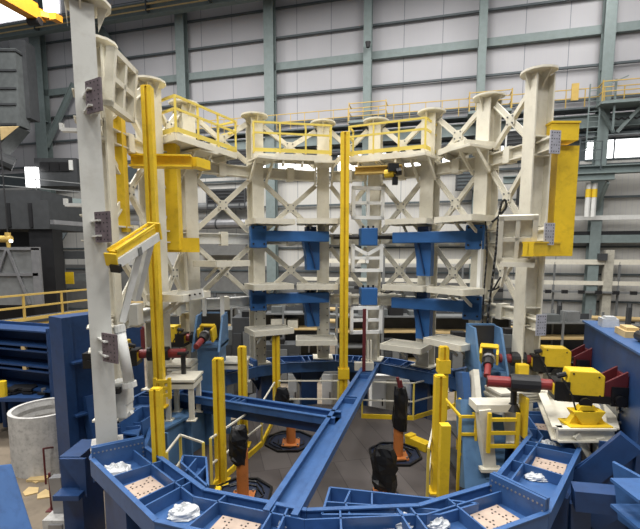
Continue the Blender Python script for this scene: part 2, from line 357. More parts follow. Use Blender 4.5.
# ------------------------------------------------------------------ the cream test tower: posts
PLAB = ['tallest broad cream tower post at the left, its flat face towards us', 'cream post behind the tall left tower, beside the tilted white grid panel', 'cream post hidden behind the tall left yellow mast',
        'cream post rising behind the left railed balcony', 'cream post at the left end of the middle railed balcony', 'cream post behind the right part of the middle railed balcony',
        'cream post directly right of the tall middle yellow mast, behind the white grid panels', 'cream post with a white rail at the right end of the right railed balcony', 'cream post between the unrailed cream deck and the rightmost post', 'rightmost cream post, in front of the big yellow frame']
def plate_with_holes(c, w, h, ex, ez, n, mats, name, par, lab=None, t=.03, rows=7, colsn=4):
    mb = MB(); mb.box(c, w, t, h, (ex, n, ez)); mb.mat(1)
    for i in range(colsn):
        for j in range(rows):
            if 1 <= i < colsn-1 and j % 2: continue
            p = c+ex*(w*((i+.5)/colsn-.5)*.95)+ez*(h*((j+.5)/rows-.5)*.95); mb.tube(p-n*(t/2+.004), p+n*(t/2+.004), .012, 6)
    return part(name, mb, mats, par, lab)
for i in range(10):
    p, e, tg = frame(i); z0, z1 = ZR, ZT-.05
    t = thing('steel_post', PLAB[i], 'post', V((p.x, p.y, z0)), 'cream posts standing on the ring')
    mb = MB(); w = .35 if i in (4, 5, 6) else .4
    if i == 0:
        mb.bar(p+UP*z0, p+UP*z1, .33, .4, V((.45, -.89, 0)))
    else:
        mb.bar(p+e*.2+UP*z0, p+e*.2+UP*z1, w, .035, e); mb.bar(p-e*.2+UP*z0, p-e*.2+UP*z1, w, .035, e); mb.bar(p+UP*z0, p+UP*z1, .04, .4, e)
        if i in (4, 5):                    # bolt rows on the lower flange
            mb.mat(1)
            for k in range(9):
                for s in (-1, 1): q = p-e*.217+tg*s*.12+UP*(LC-1.6+k*.22); mb.tube(q, q-e*.02, .02, 6)
    part('column', mb, 'tower' if i == 0 else ('cream', 'darkgrey'), t)
    mb = MB(); c = p+UP*(ZT); poly = []
    for k in range(14):
        a = 2*pi*k/14; poly.append(c+tg*(.38*cos(a))+e*(min(.26, .4*sin(a))-.02))
    mb.prism(poly, UP*.045); part('cap_plate', mb, 'cream', t)
    mb = MB()
    for s in (-1, 1):
        mb.prism([p+UP*(ZT)-e*s*.21, p+UP*(ZT)-e*s*(.36 if s > 0 else .24), p+UP*(ZT-.36)-e*s*.21], tg*.03)
        mb.prism([p+UP*(ZT)+tg*s*.06, p+UP*ZT+tg*s*.35, p+UP*(ZT-.3)+tg*s*.06], e*.03)
    each('cap_gusset', mb, 4, 'cream', t)
    mb = MB()
    for z in (LA, LB, LC):
        for dz in (-.2, .2): mb.box((p.x, p.y, z+dz), .39, .4, .02, (tg, e, UP))
    each('stiffener', mb, 6, 'cream', t)
    mb = MB(); mb.box((p.x, p.y, z0+.02), .5 if i == 0 else .62, .5 if i == 0 else .62, .04, (tg, e, UP)); part('base_plate', mb, 'concrete' if i == 0 else 'cream', t)
    if i in (7, 8):
        mb = MB(); q = p-e*.28+tg*(-.16); mb.bar(q+UP*(LC-1.4), q+UP*(LB-.1), .11, .08, e); part('white_rail', mb, 'bright', t, 'white rail painted as brightly lit')  # near-white paint stands in for strong light falling on the rail
    # drilled end plates where the front ring beams would bolt on
    if i in (0, 9):
        for z in (8.63, 6.61, 4.57):
            if i == 0:
                c = at(*{8.63: (94, 96), 6.61: (103, 227), 4.57: (110, 348)}[z], 6.62); ex = V((.86, -.5, 0)).normalized()
            else:
                c = at(*{8.63: (555, 142), 6.61: (549, 234), 4.57: (541, 325)}[z], 9.15); ex = V((.97, .2, 0)).normalized()
            n = V((-ex.y, ex.x, 0)); bw, bh = (.36, .46) if i == 0 else (.24, .46)
            mb = MB()
            for dz in (-.13, .1): mb.bar(c+UP*dz+n*.02, V((p.x, p.y, c.z+dz)), .2, .025)
            mb.bar(c+n*.02, V((p.x, p.y, c.z)), .03, .34)
            st = part('end_bracket', mb, 'tower' if i == 0 else 'cream', t)
            plate_with_holes(c, bw, bh, ex, UP, n, ('darkplate' if i == 0 else 'plate', 'dark'), 'bolt_plate', st, 'drilled dark grey end plate' if i == 0 else 'drilled pale grey end plate')
# small arms and fittings on the left tower
p0 = V(POST[0]+(0,))
for a, b, lab in (((66, 205), (88, 208), 'stub cream arm on the tall left tower, at mid height'), ((62, 130), (86, 134), 'L-shaped cream arm high on the tall left tower')):
    mb = MB(); q, r = at(*a, 6.95), at(*b, 7.0); r.z = q.z; mb.bar(q, r, .1, .05); mb.bar(q, q+UP*.1, .06, .05)
    single('stub_arm', mb, 'white', lab, 'arm')
# ------------------------------------------------------------------ ring beams and X braces
BAY = ['first and second', 'second and third', 'third and fourth', 'fourth and fifth', 'fifth and sixth', 'sixth and seventh', 'seventh and eighth', 'eighth and ninth', 'ninth and tenth']
for lev, z, h, nm in ((0, LA, .29, 'top'), (1, LB, .3, 'middle'), (2, LC, .3, 'bottom')):
    for k in range(9):
        if k in (0,) and lev == 2: pass
        p, e, t1 = frame(k); q, e2, t2 = frame(k+1); d = (q-p).normalized()
        a = p+d*.24+UP*z; b = q-d*.24+UP*z
        t = thing('ring_beam', 'cream ring beam of the %s row between the %s posts from the left' % (nm, BAY[k]), 'beam', (a+b)/2, 'cream ring beams of the %s row' % nm)
        mb = MB(); mb.ibeam(a, b, .22, h, .03); part('beam', mb, 'white' if k in (1, 2, 3) and lev else 'cream', t)
        mb = MB(); m = a.lerp(b, .5); nn = V((-d.y, d.x, 0)); mb.box(m-nn*0, .2, .25, h+.08, (d, nn, UP)); part('splice_plate', mb, 'cream', t)
TIERS = [(LA+.28, ZT-.22, 'topmost'), (LB+.24, LA-.28, 'middle'), (LC+.24, LB-.24, 'lowest')]
for zi, (z0, z1, nm) in enumerate(TIERS):
    for k in range(9):
        p, e, t1 = frame(k); q, e2, t2 = frame(k+1); d = (q-p).normalized(); nn = V((-d.y, d.x, 0))
        a, b = p+d*.24, q-d*.24
        t = thing('cross_brace', 'cream X cross brace, %s tier, between %s posts from the left' % (nm, BAY[k]), 'brace', (a+b)/2+UP*z0, 'cream cross braces of the %s tier' % nm)
        for s in (0, 1):
            u, v = (a+UP*z0, b+UP*z1) if s else (a+UP*z1, b+UP*z0)
            mb = MB(); mb.bar(u, v, .035, .13, nn.cross(v-u).normalized()); mb.bar(u, v, .11, .025, nn.cross(v-u).normalized(), 0, .055); part('diagonal', mb, 'cream', t)
        mb = MB(); c = (a+b)/2+UP*((z0+z1)/2); mb.box(c-nn*.03, .26, .04, .26, (d, nn, UP)); g = part('gusset', mb, 'cream', t)
        mb = MB()
        for sx in (-1, 1):
            for sz in (-1, 1): r = c+d*.08*sx+UP*.08*sz; mb.tube(r-nn*.07, r+nn*.03, .022, 6)
        part('bolts', mb, 'grey', g)
# ------------------------------------------------------------------ railed balconies
def rail_path(mb, pts, h=1.0, closed=False, step=1.15, r=.024, mids=(.52,)):
    for i, (a, b) in enumerate(zip(pts, pts[1:])):
        L = (b-a).length; n = max(1, round(L/step))
        for k in range(1 if i else 0, n+1): q = a.lerp(b, k/n); mb.bar(q, q+UP*h, r*2, r*2)
        for z in list(mids)+[h]: mb.bar(a+UP*z, b+UP*z, r*2, r*2)
def balcony(lab, inner, outer, posts, rails=True):
    c = sum(inner+outer, V())/len(inner+outer); c.z = ZB-.2
    t = thing('railed_balcony' if rails else 'cantilever_deck', lab, 'balcony' if rails else 'deck', c, 'balconies near the tower top' if rails else None)
    poly = [V((q.x, q.y, ZB-.12)) for q in inner+outer[::-1]]
    mb = MB(); mb.prism(poly, UP*.1); part('deck', mb, 'cream', t)
    mb = MB(); loop = poly+[poly[0]]
    for a, b in zip(loop, loop[1:]): mb.bar(a+UP*.01, b+UP*.01, .06, .14)
    cc = sum(poly, V())/len(poly)
    for k in range(4):
        f = (k+.5)/4; a = poly[0].lerp(poly[len(inner)-1], f); b = poly[-1].lerp(poly[len(inner)], f); mb.bar(a-UP*.09, b-UP*.09, .06, .14)
    part('frame', mb, 'cream', t)
    for i in posts:
      mb = MB(); p, e, tg = frame(i)
      if 1:
        for s in (-.25, .25): mb.bar(p+tg*s-e*.2+UP*(ZB-.75), p+tg*s-e*.75+UP*(ZB-.17), .05, .08); 
        mb.bar(p-e*.2+UP*(ZB-.2), p-e*.95+UP*(ZB-.2), .6, .06)
        part('bracket', mb, 'cream', t)
    if rails:
        mb = MB(); base = [V((q.x, q.y, ZB)) for q in [outer[0]]+inner+[outer[-1]]]
        rail_path(mb, base, .8, step=.72); g = part('guardrail', mb, 'railyellow', t, 'yellow guardrail')
        mb = MB()
        for a, b in zip(base, base[1:]): mb.bar(a+UP*.07, b+UP*.07, .02, .1)
        part('toe_board', mb, 'railyellow', t)
    return t
A_, B_, C_ = atz(150, 138, ZB), atz(176, 132, ZB), atz(236, 152, ZB)
balcony('left yellow-railed balcony, bent around the corner beside the tall left mast', [A_+V((-.25, .3, 0)), B_, C_], [A_+V((-.15, .9, 0)), B_+V((-.3, 1.1, 0)), C_+V((-.55, .35, 0))], (3,))
balcony('middle yellow-railed balcony, left of the tall middle mast', [atz(254, 152, ZB), atz(331, 155, ZB)], [atz(253, 155.5, ZB), atz(330, 159, ZB)], (4, 5))
balcony('right yellow-railed balcony, right of the tall middle mast with a hoist under it', [atz(349, 156, ZB), atz(425, 149, ZB)], [atz(353, 159.5, ZB), atz(436, 155, ZB)], (6, 7))
balcony('cream deck without rails between the right balcony and the rightmost post', [at(439, 148, 11.8), at(465, 139, 10.75), at(496, 147, 11.0)], [at(450, 155, 12.3), at(474, 146, 11.5), at(500, 150, 11.4)], (8,), rails=False)
# ------------------------------------------------------------------ small work shelves on the posts
def shelf(lab, px, py, Y, ang, w=1.15, d=.85, name='work_shelf', col='cream'):
    c = at(px, py, Y); a = R_(ang); e = er(a); tg = V((-e.y, e.x, 0))
    t = thing(name, lab, 'shelf', c-UP*.12, 'cream work shelves on the posts')
    mb = MB(); mb.box(c-UP*.02, w, d, .03, (tg, e, UP)); part('top', mb, 'deckgrey', t)
    mb = MB()
    for s in (-1, 1): mb.box(c+e*s*d/2-UP*.06, w, .04, .15, (tg, e, UP)); mb.box(c+tg*s*w/2-UP*.06, .04, d, .15, (tg, e, UP))
    for k in (-.25, .25): mb.box(c+tg*k*w-UP*.09, .05, d, .1, (tg, e, UP))
    part('rim', mb, col, t)
    mb = MB()
    for s in (-1, 1): mb.bar(c+tg*s*.2+e*d*.5-UP*.5, c+tg*s*.2-e*d*.1-UP*.12, .05, .07)
    part('bracket', mb, 'cream', t)
for lab, px, py, Y, an in (
    ('left of the pair over the upper left blue arm', 270, 220, 12.3, 117), ('right of the pair above the upper left blue arm', 317, 220, 12.75, 93), ('left of the pair above the upper right blue arm', 411, 220, 12.1, 57), ('over the upper right blue arm, by the black cables', 464, 217, 11.0, 33),
    ('left of the pair above the lower left blue arm', 269, 284, 12.2, 117), ('right of the pair above the lower left blue arm', 317, 284, 12.7, 93), ('left of the pair above the lower right blue arm', 408, 285, 12.0, 57), ('over the lower right blue arm, by the black cables', 456, 288, 10.9, 33),
    ('left of the low pair below the left blue arms', 269, 328, 12.1, 117), ('right of the low pair below the left blue arms', 316, 338, 12.5, 93), ('left of the low pair below the right blue arms', 406, 344, 11.7, 57), ('below the right blue arms, over a yellow mast', 453, 340, 10.6, 33),
    ('on the fourth post from the left, at mid height', 222, 261, 11.2, 145), ('right of the tall left mast, with a white drilled edge', 180, 293, 9.7, 165)):
    shelf('cream work shelf '+lab, px, py, Y, an)
# ------------------------------------------------------------------ white grid panels
def grid(lab, c, ex, w, h, tilt=0, notch=False, thick=.1, name='grid_panel'):
    n = V((-ex.y, ex.x, 0)); ez = (UP*cos(tilt)+n*sin(tilt)).normalized(); nn = ex.cross(ez)
    ax = (ex, nn, ez); t = thing(name, lab, 'panel', c-ez*h/2, 'white grid panels on the posts')
    mb = MB(); b = .095
    for s in (-1, 1): mb.box(c+ex*s*(w-b)/2, b, thick, h, ax)
    mb.box(c-ez*(h-b)/2, w, thick, b, ax)
    if notch:
        mb.bar(c-ex*w/2+ez*(h/2-b/2), c+ez*(h/2-.3), thick, b, nn.cross(ex).normalized()); mb.bar(c+ex*w/2+ez*(h/2-b/2), c+ez*(h/2-.3), thick, b, ez)
    else: mb.box(c+ez*(h-b)/2, w, thick, b, ax)
    part('frame', mb, 'bright' if not tilt else 'cream', t)
    mb = MB(); mb.box(c-ez*(.05 if notch else 0), b*.9, thick*.9, h-(.6 if notch else b), ax); mb.box(c, w-b, thick*.9, b*.9, ax); part('bars', mb, 'bright' if not tilt else 'cream', t)
    if tilt: mb = MB(); mb.box(c+nn*.07*(1 if nn.dot(V((c.x, c.y, 0))-C0) > 0 else -1), w-b, .02, h-b, ax); part('backing', mb, 'cream', t)
    mb = MB(); sgn = 1 if nn.dot(V((c.x, c.y, 0))-C0) > 0 else -1
    mb.box(c+nn*sgn*.12, .1, .16, .1, ax)
    part('mount', mb, 'cream', t); return t
e6 = V((1, .12, 0)).normalized()
grid('white four-pane grid panel under the right balcony, topmost of three in a column', at(368, 203, 12.5), e6, .94, .92)
grid('white grid panel with a V-notched top, middle of three in a column', at(367, 258, 12.4), e6, .93, .8, 0, True)
grid('white grid panel crossed by a red post, lowest of three in a column', at(366, 320, 12.3), e6, .95, .8)
grid('tilted cream grid panel high up just right of the tall left tower', at(121.5, 87, 8.3), V((-.02, 1, 0)).normalized(), 1.0, .98, -.12, False, .15)
grid('tilted cream grid panel beside the rightmost post, above its yellow arm', at(517, 239, 9.12), V((.93, -.36, 0)).normalized(), .74, 1.0, -.25, False, .16)
# shelf under the right tilted panel
mb = MB(); a, b = at(500, 264, 9.3), at(533, 265, 9.1); mb.bar(a, b, .4, .1); mb.bar(a.lerp(b, .2)-UP*.02, a.lerp(b, .25)-UP*.5+V((0, .3, 0)), .06, .06); single('support_shelf', mb, 'cream', 'cream bracket shelf directly under the tilted right-hand grid panel', 'shelf')
# ------------------------------------------------------------------ blue bracket arms and blocks
def blue_arm(lab, pa, pb, ph, Y0, Y1, Yh, hang, bx):
    a, b = at(*pa, Y0), at(*pb, Y1); b.z = a.z; t = thing('blue_cantilever', lab, 'bracket', a, 'blue bracket arms')
    d = (b-a).normalized(); nn = V((-d.y, d.x, 0))
    mb = MB(); mb.bar(a, b, .3, .3); part('beam', mb, 'armblue', t, bevel=.02)
    e0 = a if bx == 0 else b; s = 1 if bx == 0 else -1
    mb = MB(); mb.box(e0+d*s*.2+nn*.1-UP*.02, .46, .5, .62, (d, nn, UP)); bl = part('clamp_block', mb, 'armblue', t, bevel=.03)
    mb = MB()
    for i in (-1, 1):
        for j in (-1, 1): q = e0+d*s*.2+nn*(-.15)+d*i*.15+UP*j*.22; mb.tube(q, q-nn*.03, .03, 6)
    part('bolts', mb, 'dark', bl)
    h = at(*ph, Yh); h.z = a.z
    mb = MB(); w = .5; poly = [h-d*.27+UP*.05, h+d*.24+UP*.05, h+d*.24-UP*hang, h-d*.14-UP*hang, h-d*.16-UP*hang*.55]
    mb.prism([q+nn*.04 for q in poly], nn*.34); part('hanging_leg', mb, 'armblue', t)
    mb = MB(); mb.bar(h-d*.1-UP*.15-nn*.0, h+d*.1-UP*(hang-.05), .03, .12, nn); mb.box(h+UP*.22+nn*.2, .3, .3, .16, (d, nn, UP)); part('rib', mb, 'darkblue', t)
blue_arm('upper blue bracket arm left of the tall middle mast', (251, 236), (328, 236.5), (312, 237), 12.2, 12.75, 12.75, .98, 0)
blue_arm('lower blue bracket arm left of the tall middle mast', (251, 299), (328, 299.5), (312, 300), 12.15, 12.7, 12.7, .9, 0)
blue_arm('upper blue bracket arm right of the tall middle mast', (394, 238), (484, 237), (422, 238), 12.2, 11.0, 11.85, 1.05, 1)
blue_arm('lower blue bracket arm right of the tall middle mast', (393, 302), (481, 302), (421, 303), 12.15, 10.95, 11.8, 1.0, 1)
for py, lab in ((237, 'square blue clamp block between the top and middle white grid panels'), (296, 'square blue clamp block between the middle and lowest white grid panels')):
    c = at(368, py, 12.5); t = thing('clamp_block', lab, 'block', c-UP*.26, 'blue clamp blocks on the middle post')
    mb = MB(); mb.box(c, .48, .4, .5, (e6, V((-e6.y, e6.x, 0)), UP)); part('body', mb, 'armblue', t, bevel=.03)
    mb = MB()
    for s in (-.15, 0, .15): mb.tube(c+e6*s+UP*.25, c+e6*s+UP*.32, .03, 6)
    part('bolts', mb, 'dark', t)
    mb = MB(); mb.tube(c-e6*1.0+V((0, .2, 0)), c-e6*.24+V((0, .1, 0)), .06, 8); mb.tube(c+e6*.24+V((0, .1, 0)), c+e6*.85+V((0, .2, 0)), .06, 8); each('stub_shaft', mb, 2, 'dark' if py == 237 else 'cream', t)
# ------------------------------------------------------------------ yellow masts
def mast(lab, px, ytop, Y, z0, w=.2, sleeve=None, name='guide_mast', group='yellow guide masts', X=None):
    tp = at(px, ytop, Y); t = thing(name, lab, 'mast', V((tp.x, tp.y, z0)), group); x, y = tp.x, tp.y
    mb = MB(); g = w*.14
    for s in (-1, 1):
        mb.bar(V((x+s*(w/2-w*.2), y, z0)), V((x+s*(w/2-w*.2), y, tp.z)), w*.38, w*.9, V((0, 1, 0)))
    mb.bar(V((x, y+.03, z0)), V((x, y+.03, tp.z-.02)), g*1.6, w*.7, V((0, 1, 0))); part('mast', mb, 'yellow', t)
    mb = MB(); mb.box((x, y, z0+.015), w*1.6, w*1.6, .03); part('base_plate', mb, 'yellow', t)
    mb = MB(); mb.box((x, y, tp.z+.01), w*.8, w*.7, .02); part('cap', mb, 'yellow', t)
    if sleeve:
        mb = MB(); q = at(px, sleeve, Y); mb.box((x, y, q.z), w*1.35, w*1.2, .3); part('sleeve', mb, 'yellow', t)
    return t
mast('tall yellow mast in the middle, between the two middle balconies', 345, 133, 12.2, ZD, .24, 373)
mast('tall yellow mast at the left, beside the left balcony', 147, 87, 9.0, ZR, .2)
mast('short yellow mast nearest us at the left, behind the corner of the blue tray', 156, 389, 6.75, ZD, .17)
mast('short yellow mast left of the hooded pillar, front one of a pair', 218, 359, 8.2, ZD, .2)
mast('short yellow mast behind the front pair on the left', 242, 347, 9.9, ZD, .19)
mast('short yellow mast under the low work shelf left of the middle', 276, 336, 11.9, ZD, .21)
mast('short yellow mast under the low right-hand work shelf', 444, 347, 9.6, ZD, .2, 366)
mast('short yellow mast right of the deck, front of its neighbour', 440, 376, 7.9, ZD, .2)
c = at(445, 424, 7.2); mb = MB(); mb.bar(V((c.x, c.y, ZD)), c, .17, .17, V((0, 1, 0))); single('square_post', mb, 'yellow', 'plain square yellow post standing in front of the right-hand masts', 'post', bevel=.01)
# ------------------------------------------------------------------ big yellow C-frames
def cbox(mb, a, b, w, d, up=V((0, 1, 0))): mb.bar(a, b, w, d, up)
t = thing('yellow_c_frame', 'tall yellow C-shaped frame on the outside of the rightmost post', 'frame', at(560, 256, 10.0))
tp, bt = at(564, 125, 9.9), at(566, 256, 9.9); bt.x, bt.y = tp.x, tp.y
mb = MB(); cbox(mb, bt, tp-UP*.5, .46, .5); part('upright', mb, 'yellow', t)
mb = MB(); tq = at(560, 134, 9.7); mb.box(tq, .58, .42, .36); mb.box(tq+UP*.19, .62, .46, .04); part('head', mb, 'yellow', t)
mb = MB(); a, b = at(528, 249, 8.85), at(555, 249, 9.6); b.z = a.z; mb.ibeam(a, b, .26, .3, .03); mb.bar(a, b, .22, .26); part('lower_arm', mb, 'yellow', t)
t = thing('yellow_c_frame', 'yellow C-shaped frame half hidden behind the tall left mast', 'frame', at(180, 252, 11.0))
mb = MB(); a, b = at(131, 161, 9.6), at(192, 161, 9.7); b.z = a.z; mb.ibeam(a, b, .3, .26, .035); mb.bar(b, at(206, 166, 10.1), .26, .2); part('upper_arm', mb, 'yellow', t)
mb = MB(); tp, bt = at(171, 140, 10.9), at(171, 250, 10.9); bt.x, bt.y = tp.x, tp.y; mb.bar(bt, tp, .32, .32, V((0, 1, 0))); mb.bar(at(152, 196, 10.8), at(168, 172, 10.9), .12, .25); part('upright', mb, 'yellow', t)
mb = MB(); a, b = at(164, 245, 10.9), at(199, 245, 11.2); b.z = a.z; mb.bar(a, b, .3, .36); part('lower_arm', mb, 'yellow', t)
mb = MB(); tp, bt = at(118, 115, 9.1), at(119, 232, 9.1); bt.x, bt.y = tp.x, tp.y; mb.bar(bt, tp, .2, .2, V((0, 1, 0))); single('yellow_strut', mb, 'yellow', 'yellow upright seen between the tall left tower and its neighbour', 'upright')
# ------------------------------------------------------------------ inclined yellow and grey clamp at the left
a, b = at(112, 262, 6.65), at(155, 234, 7.9); d = (b-a).normalized(); n = V((.45, -.85, -.35)); n = (n-d*n.dot(d)).normalized(); u = d.cross(n); u = u if u.z > 0 else -u
t = thing('inclined_clamp', 'slanting yellow and grey clamp lashed across the tall left mast', 'clamp', a)
mb = MB(); mb.box((a+b)/2-u*.03, (b-a).length, .2, .15, (d, n, u)); part('channel', mb, 'white', t)
mb = MB(); mb.box((a+b)/2+u*.1, (b-a).length*.9, .13, .1, (d, n, u)); 
for k in (-.07, .07): mb.bar(a+u*.17+n*k+d*.05, b+u*.2+n*k-d*.1, .03, .04, u)
part('yellow_bars', mb, 'yellow', t)
mb = MB(); mb.box(a+u*.04, .04, .2, .2, (d, n, u)); mb.box(b+u*.06, .05, .24, .3, (d, n, u)); each('end_plate', mb, 2, 'yellow', t)
mb = MB(); mb.box(a-u*.09-d*.02+n*.06, .07, .16, .12, (d, n, u)); part('end_cap', mb, 'black', t)
mb = MB(); mb.box((a+b)/2-u*.05-d*.05, .1, .23, .14, (d, n, u)); part('strap', mb, 'grey', t)
# struts and white cylinder by the tower foot
for pa, pb, Ya, Yb, lab in (((141, 246), (122, 322), 7.55, 7.35, 'left white strut leaning under the slanting clamp'), ((150, 242), (136, 300), 7.8, 8.0, 'short right white strut under the slanting clamp')):
    mb = MB(); mb.bar(at(*pa, Ya), at(*pb, Yb), .12, .1); single('white_strut', mb, 'white', lab, 'strut')
t = thing('actuator', 'white tubular actuator leaning against the foot of the tall left tower', 'actuator', at(122, 420, 7.3))
mb = MB(); mb.tube(at(120, 332, 7.2), at(129, 382, 7.15), .09, 12); part('barrel', mb, 'white', t, smooth=True)
mb = MB(); mb.tube(at(118.5, 325, 7.2), at(120, 332, 7.2), .1, 12); mb.tube(at(129, 382, 7.15), at(130, 387, 7.15), .12, 12); each('collar', mb, 2, 'white', t)
mb = MB(); mb.box(at(122, 392, 7.35), .3, .3, .42); mb.box(at(124, 408, 7.35), .22, .3, .3); part('clevis', mb, 'white', t, bevel=.03)
mb = MB(); c = at(118, 390, 7.15); mb.box(c-V((0, .02, 0)), .1, .1, .1); part('socket', mb, 'black', t)
mb = MB(); mb.bar(at(120, 420, 7.3), at(132, 412, 7.3), .1, .06); part('foot', mb, 'white', t)
# hoist under the right balcony
t = thing('chain_hoist', 'yellow hoist with black motor hanging under the right balcony', 'hoist', at(382, 170, 12.0))
mb = MB(); a, b = at(355, 171, 12.2), at(402, 165, 11.9); b.z = a.z; mb.ibeam(a, b, .24, .2, .03); part('rail', mb, 'ochre', t, 'mustard rail beam')
mb = MB(); mb.tube(at(385, 174, 11.9), at(394, 173, 11.8), .11, 10); part('drum', mb, 'yellow', t)
mb = MB(); mb.box(at(393, 168, 11.8), .28, .25, .2); mb.tube(at(396, 172, 11.7), at(401, 171, 11.7), .1, 8); part('motor', mb, 'black', t)
mb = MB(); mb.box(at(395, 181, 11.8), .14, .12, .2); mb.tube(at(395, 174, 11.8), at(395, 181, 11.8), .02, 5); part('hook_block', mb, 'black', t)
# red slim post through the lowest grid panel
mb = MB(); a, b = at(364.5, 309, 11.9), at(364, 371, 11.9); b.x, b.y = a.x, a.y; mb.bar(b, a, .09, .09, V((0, 1, 0))); single('red_post', mb, 'darkred', 'slim dark red post in front of the lowest white grid panel', 'post')
mb = MB(); mb.box(at(364, 366, 12.2), .55, .2, .22); mb.bar(at(371, 340, 12.3), at(371, 366, 12.3), .07, .05); mb.bar(at(368, 340, 12.3), at(368, 366, 12.3), .04, .05); single('bracket_box', mb, 'cream', 'small white bracket at the foot of the red post', 'bracket')
# black cables on the right
def cable(lab, pts, r=.028):
    P = [at(*p) for p in pts]; out = []
    for i in range(len(P)-1):
        p0, p1, p2, p3 = P[max(i-1, 0)], P[i], P[i+1], P[min(i+2, len(P)-1)]
        for k in range(6):
            s = k/6; out.append(.5*((2*p1)+(p2-p0)*s+(2*p0-5*p1+4*p2-p3)*s*s+(3*p1-p0-3*p2+p3)*s**3))
    out.append(P[-1]); mb = MB(); mb.path(out, r, 6); single('hanging_cable', mb, 'black', lab, 'cable', 'black cables by the right-hand posts', smooth=True)
cable('thick black cable hanging from a loop beside the ninth post from the left', [(487, 328, 10.4), (491, 290, 10.4), (496, 250, 10.35), (498, 225, 10.3), (501, 205, 10.3), (505, 200, 10.3), (506, 207, 10.3), (499, 216, 10.3), (492, 222, 10.4)])
cable('black cable with a small lower loop beside the ninth post from the left', [(482, 330, 10.6), (484, 290, 10.6), (487, 250, 10.6), (485, 215, 10.7)], .02)
cable('black cable crossing to a small loop under the right-hand work shelf', [(488, 291, 10.3), (494, 288, 10.3), (500, 278, 10.3), (503, 280, 10.3), (499, 287, 10.3), (490, 291, 10.3)], .022)
cable('thin black cable sagging from the seventh post towards the right blue arm', [(380, 291, 12.1), (388, 293, 12.1), (396, 289, 12.1), (408, 286, 12.0)], .02)
# floor-mounted grey frames and small details between the posts at the back
for px, py, Y, lab in ((250, 336, 12.6, 'ladder-like cream lattice leg under the left low shelf'),):
    c = at(px+9, py, Y); mb = MB()
    for s in (-.14, .14): mb.bar(c+V((s, 0, 0)), c+V((s, 0, -1.1)), .05, .05, V((0, 1, 0)))
    for k in range(6): mb.bar(c+V((-.14, 0, -.1-k*.18)), c+V((.14, 0, -.1-k*.18)), .04, .04)
    single('lattice_strut', mb, 'cream', lab, 'strut')
for px, py, lab in ((204, 300, 'left white drilled hanger strip below the middle ring beam'), (222, 306, 'right white drilled hanger strip below the middle ring beam')):
    mb = MB(); a, b = at(px, py-10, 11.3), at(px, py+16, 11.3); b.x, b.y = a.x, a.y; mb.bar(b, a, .1, .06, V((0, 1, 0))); single('hanger_strip', mb, 'white', lab, 'strip')
mb = MB(); c = at(192, 295, 9.25); mb.bar(at(178, 297, 9.4), at(203, 293, 9.2), .04, .2); mb.mat(1)
for k in range(5): q = at(178, 297, 9.38).lerp(at(203, 293, 9.18), (k+.5)/5)-V((0, .03, 0)); mb.tube(q, q-V((0, .02, 0)), .022, 6)
single('drilled_bar', mb, ('white', 'dark'), 'white bar with round holes along the front of the shelf by the left mast', 'bar')
mb = MB(); a = at(136, 314, 8.8); mb.box(a, .18, .3, .42); mb.bar(at(124, 318, 8.7), at(137, 311, 8.8), .12, .16); single('bolted_block', mb, 'white', 'small white bolted bracket beside the left mast at shaft height', 'bracket')
# ------------------------------------------------------------------ blue ring of trays
RO, RI, RH = 4.68, 3.86, .3               # outer, inner radius, tray depth
def ringbox(mb, r0, r1, a0, a1, z0, z1):  # straight-sided slab between two angles
    mb.prism([pol(r0, a0, z0), pol(r1, a0, z0), pol(r1, a1, z0), pol(r0, a1, z0)], UP*(z1-z0))
SEG = [([211, 240, 263, 285, 304], [227, 251, 275, 297.5], 'front segment of the blue tray ring, nearest us'),
       ([304, 337, 359, 378, 394], [324, 347, 369, 388], 'right-hand segment of the blue tray ring, behind the bolted flange'),
       ([394, 426, 448, 470, 484], [410, 432, 453, 476], 'back segment of the blue tray ring, below the blue arms'),
       ([484, 516, 538, 571], [505, 524, 548], 'left-hand segment of the blue tray ring, behind the tall left tower')]
def chord(R, an, vs):                      # radius of the straight-sided ring at an angle
    for a, b in zip(vs, vs[1:]):
        if a <= an <= b: return R*cos(R_((b-a)/2))/cos(R_(an-(a+b)/2))
    return R
